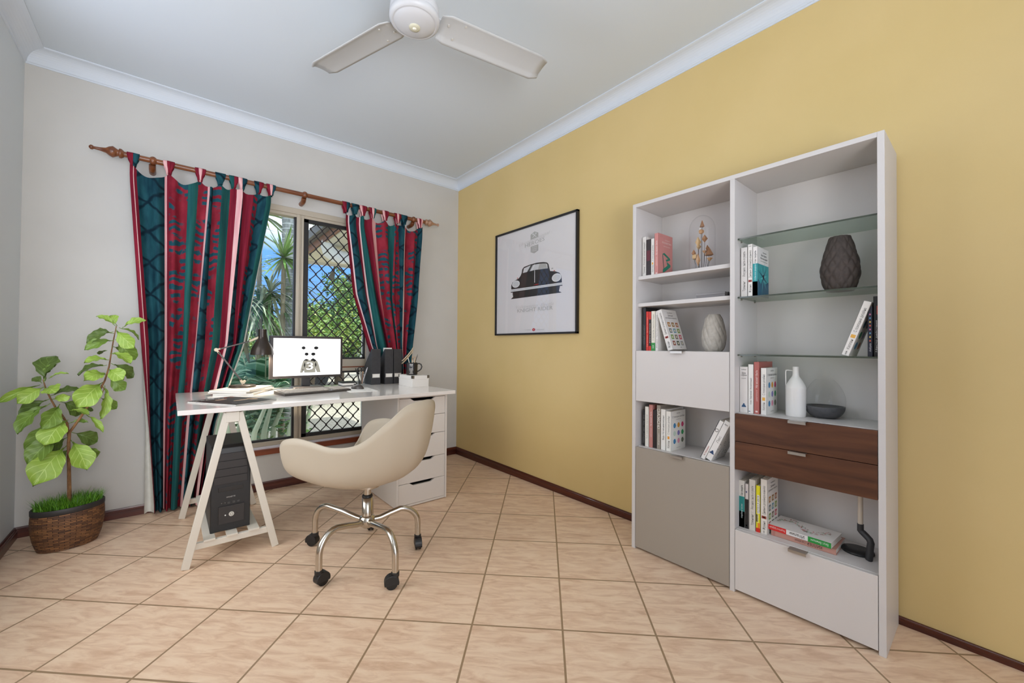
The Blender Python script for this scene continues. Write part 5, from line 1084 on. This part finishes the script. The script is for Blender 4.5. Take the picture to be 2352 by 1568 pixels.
def mat_leaf(name, c1, c2, cv):
    M = mat(name, c1, .42, spec=.4); b = M.node_tree.nodes['Principled BSDF']; l = M.node_tree.links
    t = nd(M, 'ShaderNodeTexCoord'); sp_ = nd(M, 'ShaderNodeSeparateXYZ'); l.new(t.outputs['UV'], sp_.inputs[0])
    ab = nd(M, 'ShaderNodeMath', operation='ABSOLUTE'); l.new(sp_.outputs[0], ab.inputs[0])
    mu1 = nd(M, 'ShaderNodeMath', operation='MULTIPLY_ADD'); l.new(ab.outputs[0], mu1.inputs[0]); mu1.inputs[1].default_value = -.35; l.new(sp_.outputs[1], mu1.inputs[2])
    sn = nd(M, 'ShaderNodeMath', operation='MULTIPLY'); l.new(mu1.outputs[0], sn.inputs[0]); sn.inputs[1].default_value = 32; s2 = nd(M, 'ShaderNodeMath', operation='SINE'); l.new(sn.outputs[0], s2.inputs[0])
    gt_ = nd(M, 'ShaderNodeMath', operation='GREATER_THAN'); l.new(s2.outputs[0], gt_.inputs[0]); gt_.inputs[1].default_value = .94
    lt_ = nd(M, 'ShaderNodeMath', operation='LESS_THAN'); l.new(ab.outputs[0], lt_.inputs[0]); lt_.inputs[1].default_value = .03; mxm = nd(M, 'ShaderNodeMath', operation='MAXIMUM'); l.new(gt_.outputs[0], mxm.inputs[0]); l.new(lt_.outputs[0], mxm.inputs[1])
    n = nd(M, 'ShaderNodeTexNoise'); n.inputs['Scale'].default_value = 30; l.new(t.outputs['Object'], n.inputs['Vector']); m1 = nd(M, 'ShaderNodeMixRGB'); l.new(n.outputs['Fac'], m1.inputs[0]); m1.inputs[1].default_value = lin(c1); m1.inputs[2].default_value = lin(c2)
    m2 = nd(M, 'ShaderNodeMixRGB'); l.new(mxm.outputs[0], m2.inputs[0]); l.new(m1.outputs[0], m2.inputs[1]); m2.inputs[2].default_value = lin(cv); l.new(m2.outputs[0], b.inputs['Base Color'])
    return M
lm.build('foliage', [mat_leaf('leaf_mid', (88, 116, 42), (118, 146, 60), (130, 160, 80)), mat_leaf('leaf_bright', (118, 150, 52), (150, 178, 74), (166, 190, 100)), mat_leaf('leaf_dark', (66, 86, 34), (92, 114, 48), (104, 128, 62))], pf_)

# ------------------------------------------------------------------ garden outside the window
ZG = -.12
struct('ground', MB().box((-8, Y0 + .12, ZG - .1), (22, 34, ZG)), noisy('gravel', (140, 134, 120), (200, 194, 180), .9, (26, 26, 26), 8, .3, .7, bump=.6), label='pale gravel yard')
def spikes(mb, c, n, L, w, rnd, el0=-40, el1=85, droop=.3, mis=1):
    c = Vector(c)
    for k in range(n):
        az = rnd.uniform(0, 2 * PI); el = math.radians(rnd.uniform(el0, el1)); d = Vector((math.cos(el) * math.cos(az), math.cos(el) * math.sin(az), math.sin(el))); sd = d.cross(Vector((0, 0, 1)))
        if sd.length < .1: sd = Vector((1, 0, 0))
        sd.normalize(); l = L * rnd.uniform(.7, 1.1); V = []
        for t in (0, .3, .65, 1.0):
            p = c + d * l * t - Vector((0, 0, droop * l * t * t)); ww = w * (.55 if t == 0 else 1.0 if t < .5 else .75 if t < 1 else .06); V += [p - sd * ww / 2, p + sd * ww / 2 + Vector((0, 0, ww * .15))]
        mb.add(V, [(0, 1, 3, 2), (2, 3, 5, 4), (4, 5, 7, 6)], k % mis)
def frond(mb, base, tip, rise, nl, ll, rnd, mi=0, mr=1):
    base, tip = Vector(base), Vector(tip); prev = None; ax = tip - base; sd0 = ax.cross(Vector((0, 0, 1))).normalized(); pts = []
    for i in range(nl + 1): t = i / nl; pts.append(base + ax * t + Vector((0, 0, rise * 4 * t * (1 - t))))
    mb.tube(pts, [.008 * (1 - .8 * i / nl) + .002 for i in range(nl + 1)], 6, mr)
    for i in range(2, nl):
        t = i / nl; dr = (pts[i + 1] - pts[i - 1]).normalized()
        for sg in (-1, 1):
            l = ll * (math.sin(PI * min(1, t + .12)) ** .6) * rnd.uniform(.85, 1.1); d = (dr * .55 + sd0 * sg * .8 + Vector((0, 0, .05))).normalized(); w = dr * .014; V = []
            for q in (0, .5, 1.0):
                p = pts[i] + d * l * q - Vector((0, 0, .42 * l * q * q)); ww = w * (1 if q < 1 else .08); V += [p - ww, p + ww]
            mb.add(V, [(0, 1, 3, 2), (2, 3, 5, 4)], rnd.choice(mi) if isinstance(mi, tuple) else mi)
GM = [mat('garden_green_a', (92, 130, 62), .5), mat('garden_green_b', (130, 160, 84), .5), mat('garden_green_c', (62, 98, 52), .5), mat('garden_grey_green', (158, 168, 144), .5), mat('garden_yellow', (190, 178, 66), .5), mat('frond_blue_green', (104, 152, 124), .45), mat('stem_pale', (176, 186, 160), .6)]
rnd = random.Random(21)
# ringed palm trunk
TX, TY = .955, 4.80
tp = []
for k in range(0, 60):
    z = ZG + .045 * k; tp.append((.070 + (.004 if k % 3 == 0 else 0), z))
pt_ = thing('palm_tree', 'grey ringed palm trunk outside the left window pane', 'palm', (TX, TY, ZG))
pmt = noisy('palm_bark', (124, 126, 126), (182, 185, 186), .9, (30, 30, 14), 8, .3, .7, bump=.5); prg = mat('palm_ring', (222, 226, 228), .9)
MB().lathe(tp, (TX, TY, 0), 26).build('trunk', pmt, pt_); rg_ = MB()
for k in range(0, 46): z = ZG + .10 + .052 * k; rg_.lathe([(.071, -.004), (.0745, 0), (.071, .004)], (TX, TY, z), 26)
rg_.build('trunk_ring', prg, pt_, local=False)
cr_ = MB()
for k in range(11): a = 2 * PI * k / 11; frond(cr_, (TX, TY, 2.6), (TX + 1.3 * math.cos(a), TY + 1.3 * math.sin(a), 2.5), .45, 26, .34, rnd)
cr_.build('crown', [GM[0], GM[6]], pt_)
# spiky dracaenas
def dracaena(name, label, x, y, zt, L, n, w, mats, el0, droop, heads=((0, 0, 0),)):
    o = thing(name, label, 'plant', (x, y, ZG), 'spiky garden plants'); mb = MB(); sm2 = MB()
    for dx, dy, dz in heads:
        c = (x + dx, y + dy, zt + dz); spikes(mb, c, n, L, w, rnd, el0, 85, droop, len(mats)); sm2.tube([(x, y, ZG), (x + dx * .5, y + dy * .5, zt * .5), (x + dx, y + dy, zt + dz)], [.03, .025, .018], 8)
    sm2.build('stem', noisy('cane_bark', (120, 110, 92), (156, 146, 124), .9, (20, 20, 8)), o); mb.build('foliage', mats, o)
    return o
dracaena('dracaena', 'bright green spiky plant head in front of the palm trunk', .845, 4.50, 1.86, .36, 60, .026, [GM[1], GM[0], GM[3]], -60, .12)
dracaena('dracaena', 'big shaggy grey-green spiky plant at the left window pane', .66, 4.55, 1.36, .42, 80, .024, [GM[3], GM[2], GM[3]], -75, .45, ((0, 0, 0), (.10, .1, .16), (-.16, .05, .10)))
dracaena('dracaena', 'small spiky plant close behind the mullion', 1.00, 4.60, 1.62, .26, 44, .020, [GM[0], GM[3]], -70, .3)
dracaena('dracaena', 'tall spiky plant at the top of the left window pane', .70, 4.9, 2.36, .6, 60, .030, [GM[1], GM[3]], -50, .2, ((0, 0, 0), (-.25, .1, -.1)))
# low palm with arching fronds
fp_ = thing('fan_palm', 'low palm with arching blue-green fronds behind the lamp', 'palm', (.70, 4.35, ZG)); mb = MB()
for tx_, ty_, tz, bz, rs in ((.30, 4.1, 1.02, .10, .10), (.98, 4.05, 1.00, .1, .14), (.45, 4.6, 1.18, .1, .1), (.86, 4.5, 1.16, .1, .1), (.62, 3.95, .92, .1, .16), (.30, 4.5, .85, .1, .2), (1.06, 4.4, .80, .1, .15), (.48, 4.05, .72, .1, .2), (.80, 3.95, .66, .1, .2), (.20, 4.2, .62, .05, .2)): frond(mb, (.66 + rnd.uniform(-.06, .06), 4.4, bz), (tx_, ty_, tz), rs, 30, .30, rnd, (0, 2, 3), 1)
mb.build('foliage', [GM[5], GM[6], mat('frond_highlight', (164, 200, 174), .4), mat('frond_shade', (50, 98, 66), .5)], fp_)  # highlights and shaded gaps are put into the leaflet colours
# clump of pale-stemmed plants low down
lp = thing('garden_shrub', 'leafy shrub with thick pale stems below the desk line outside', 'shrub', (.62, 4.0, ZG)); mb = MB(); mb2 = MB()
for k in range(9):
    x = .26 + .09 * k; mb2.tube([(x, 4.05 + .1 * (k % 3), ZG), (x + .03, 4.05 + .1 * (k % 3), .25), (x + .09 + .04 * (k % 2), 4.0 + .1 * (k % 3), .55)], [.026, .022, .012], 8)
for k in range(900):
    c = Vector((rnd.uniform(.1, 1.05), rnd.uniform(4.15, 4.6), rnd.uniform(ZG, .75))); a = rnd.uniform(0, 2 * PI); d = Vector((math.cos(a), math.sin(a) * .6, rnd.uniform(-.4, .6))).normalized(); s_ = d.cross(Vector((.2, -1, .3))).normalized(); l = rnd.uniform(.03, .07)
    mb.add([c, c + d * l * .5 + s_ * l * .25, c + d * l, c + d * l * .5 - s_ * l * .25], [(0, 1, 2, 3)], k % 2)
mb2.build('stem', GM[6], lp); mb.build('foliage', [GM[2], GM[0]], lp)
# trees
def tree(label, x, y, zc, r, n, mats, seed, ls=.10, trunk=True, cat='tree', name='garden_tree', zmin=.50):
    rn = random.Random(seed); o = thing(name, label, cat, (x, y, ZG), 'trees and shrubs in the garden'); mb = MB(); cl_ = [Vector((rn.gauss(0, .45), rn.gauss(0, .45), rn.gauss(0, .45))) for _ in range(26)]
    for k in range(n):
        q = rn.choice(cl_); c = Vector((x, y, zc)) + Vector(((q.x + rn.gauss(0, .14)) * r[0], (q.y + rn.gauss(0, .14)) * r[1], (q.z + rn.gauss(0, .14)) * r[2]))
        if c.z < zmin: continue
        a, e = rn.uniform(0, 2 * PI), rn.uniform(-1, .5); d = Vector((math.cos(a) * math.cos(e), math.sin(a) * math.cos(e), math.sin(e))); s_ = d.cross(Vector((rn.uniform(-1, 1), rn.uniform(-1, 1), rn.uniform(-1, 1)))).normalized(); l = ls * rn.uniform(.7, 1.5)
        mb.add([c, c + d * l * .5 + s_ * l * .2, c + d * l, c + d * l * .5 - s_ * l * .2], [(0, 1, 2, 3)], rn.randrange(len(mats)))
    mb.build('crown', mats, o); MB().tube([(x, y, ZG), (x + .05, y, zc * .5), (x, y, zc)], [.12 * r[0], .09 * r[0], .04 * r[0]], 8).build('trunk', noisy('tree_bark', (84, 72, 58), (120, 104, 86), .9, (10, 10, 4)), o)
    return o
yg, lg_, dg = mat('leaf_yellow_green', (160, 176, 84), .5), mat('leaf_light_green', (116, 152, 86), .5), mat('leaf_deep_green', (52, 84, 50), .5)
tree('light green bushy tree seen through the grille beside the curtain', 2.75, 9.0, 1.30, (.95, .9, .90), 12000, [lg_, lg_, yg, dg], 1, .075)
tree('yellow-green tree seen through the middle of the grille', 2.05, 8.4, 1.15, (.6, .8, .75), 9000, [yg, lg_, GM[1]], 2, .07)
tree('deep green tree low behind the monitor', 2.1, 9.6, .9, (1.1, .8, .7), 8000, [dg, GM[2], lg_], 3, .08)
tree('tall pale tree behind the spiky plants on the left', 1.2, 13.5, 2.2, (1.2, 1.0, 1.4), 1500, [GM[1], GM[3], lg_], 4, .12)
tree('dark green tree far right behind the white car', 4.6, 15.0, 1.8, (1.4, 1.0, 1.5), 6000, [dg, lg_, GM[0]], 5, .14)
tree('yellow flowering shrub beside the mullion above the monitor', 1.33, 6.6, .80, (.28, .3, .26), 1200, [GM[4], yg, GM[0]], 6, .10, cat='shrub', name='flowering_shrub', zmin=.3)
tree('broad green hedge tree behind the palm trunk', .7, 10.5, 1.0, (1.3, .8, .9), 5000, [dg, GM[0], GM[2]], 7, .13, zmin=ZG)
# neighbouring eave with gutter and downpipe
ev = thing('roof_eave', 'cream eave and brown fascia with gutter above the right pane', 'eave', (1.9, 5.6, 2.2))
M_SOF = mat('soffit_cream', (206, 198, 176), .7); M_FAS = mat('fascia_brown', (150, 108, 84), .6)
MB().prism([(1.34, 6.0, 2.14), (1.46, 4.6, 2.28), (2.6, 4.6, 2.28), (2.6, 6.0, 2.14)], (0, 0, .03)).build('soffit', M_SOF, ev)
MB().bar((1.34, 6.0, 2.15), (2.6, 6.0, 2.17), .03, .09).build('far_fascia', mat('fascia_cream', (214, 204, 182), .6), ev)
MB().bar((1.33, 6.0, 2.23), (1.46, 4.55, 2.38), .04, .16).build('fascia', M_FAS, ev)
MB().bar((1.27, 6.0, 2.28), (1.39, 4.55, 2.43), .09, .10).build('gutter', mat('gutter_grey', (110, 106, 104), .5), ev)
MB().prism([(1.26, 6.0, 2.35), (1.38, 4.5, 2.49), (2.6, 4.5, 3.02), (2.6, 6.0, 2.88)], (0, 0, .03)).build('roof_sheet', mat('roof_blue_grey', (150, 176, 196), .5), ev)
MB().tube([(1.44, 5.2, 2.42), (1.44, 5.2, 2.30), (1.445, 5.2, 2.20), (1.47, 5.2, 2.14), (1.53, 5.2, 2.10), (1.62, 5.2, 2.09), (1.8, 5.2, 2.10), (2.3, 5.2, 2.12)], [.055, .055, .075, .085, .085, .08, .07, .07], 18).build('downpipe', mat('pipe_white', (232, 230, 226), .5), ev)
for dx, dz, ddx in ((0, 0, -.07), (.10, -.02, .10)):
    sp3 = MB(); sp3.tube([(1.62 + dx * .3, 5.5, 2.02), (1.62 + dx + ddx * .4, 5.45, 1.93 + dz)], .012, 8); sp3.tube([(1.62 + dx + ddx * .4, 5.45, 1.93 + dz), (1.62 + dx + ddx, 5.40, 1.85 + dz)], [.022, .040], 12)
    sp3.build('floodlight', mat('floodlight_grey', (90, 90, 86), .4), ev)
# white car
ca_ = thing('car', 'white parked car seen low through the grille', 'car', (4.1, 11.2, ZG))
MB().prism([(2.3, 11.2, .30), (2.35, 11.2, .78), (2.9, 11.2, .92), (3.35, 11.2, 1.28), (4.7, 11.2, 1.30), (5.3, 11.2, .95), (5.6, 11.2, .85), (5.6, 11.2, .30)][::-1], (0, 1.6, 0)).build('body', mat('car_white', (232, 232, 232), .25), ca_, bevel=.06)
MB().prism([(3.0, 11.17, .93), (3.40, 11.17, 1.22), (4.05, 11.17, 1.23), (4.05, 11.17, .93)][::-1], (0, .05, 0)).build('window', mat('car_glass', (40, 50, 60), .1), ca_)
for x in (2.85, 5.0): MB().cyl((x, 11.12, ZG + .32), (x, 11.4, ZG + .32), .32, 28).build('wheel', M_BPLAST, ca_)
# low garden wall and border
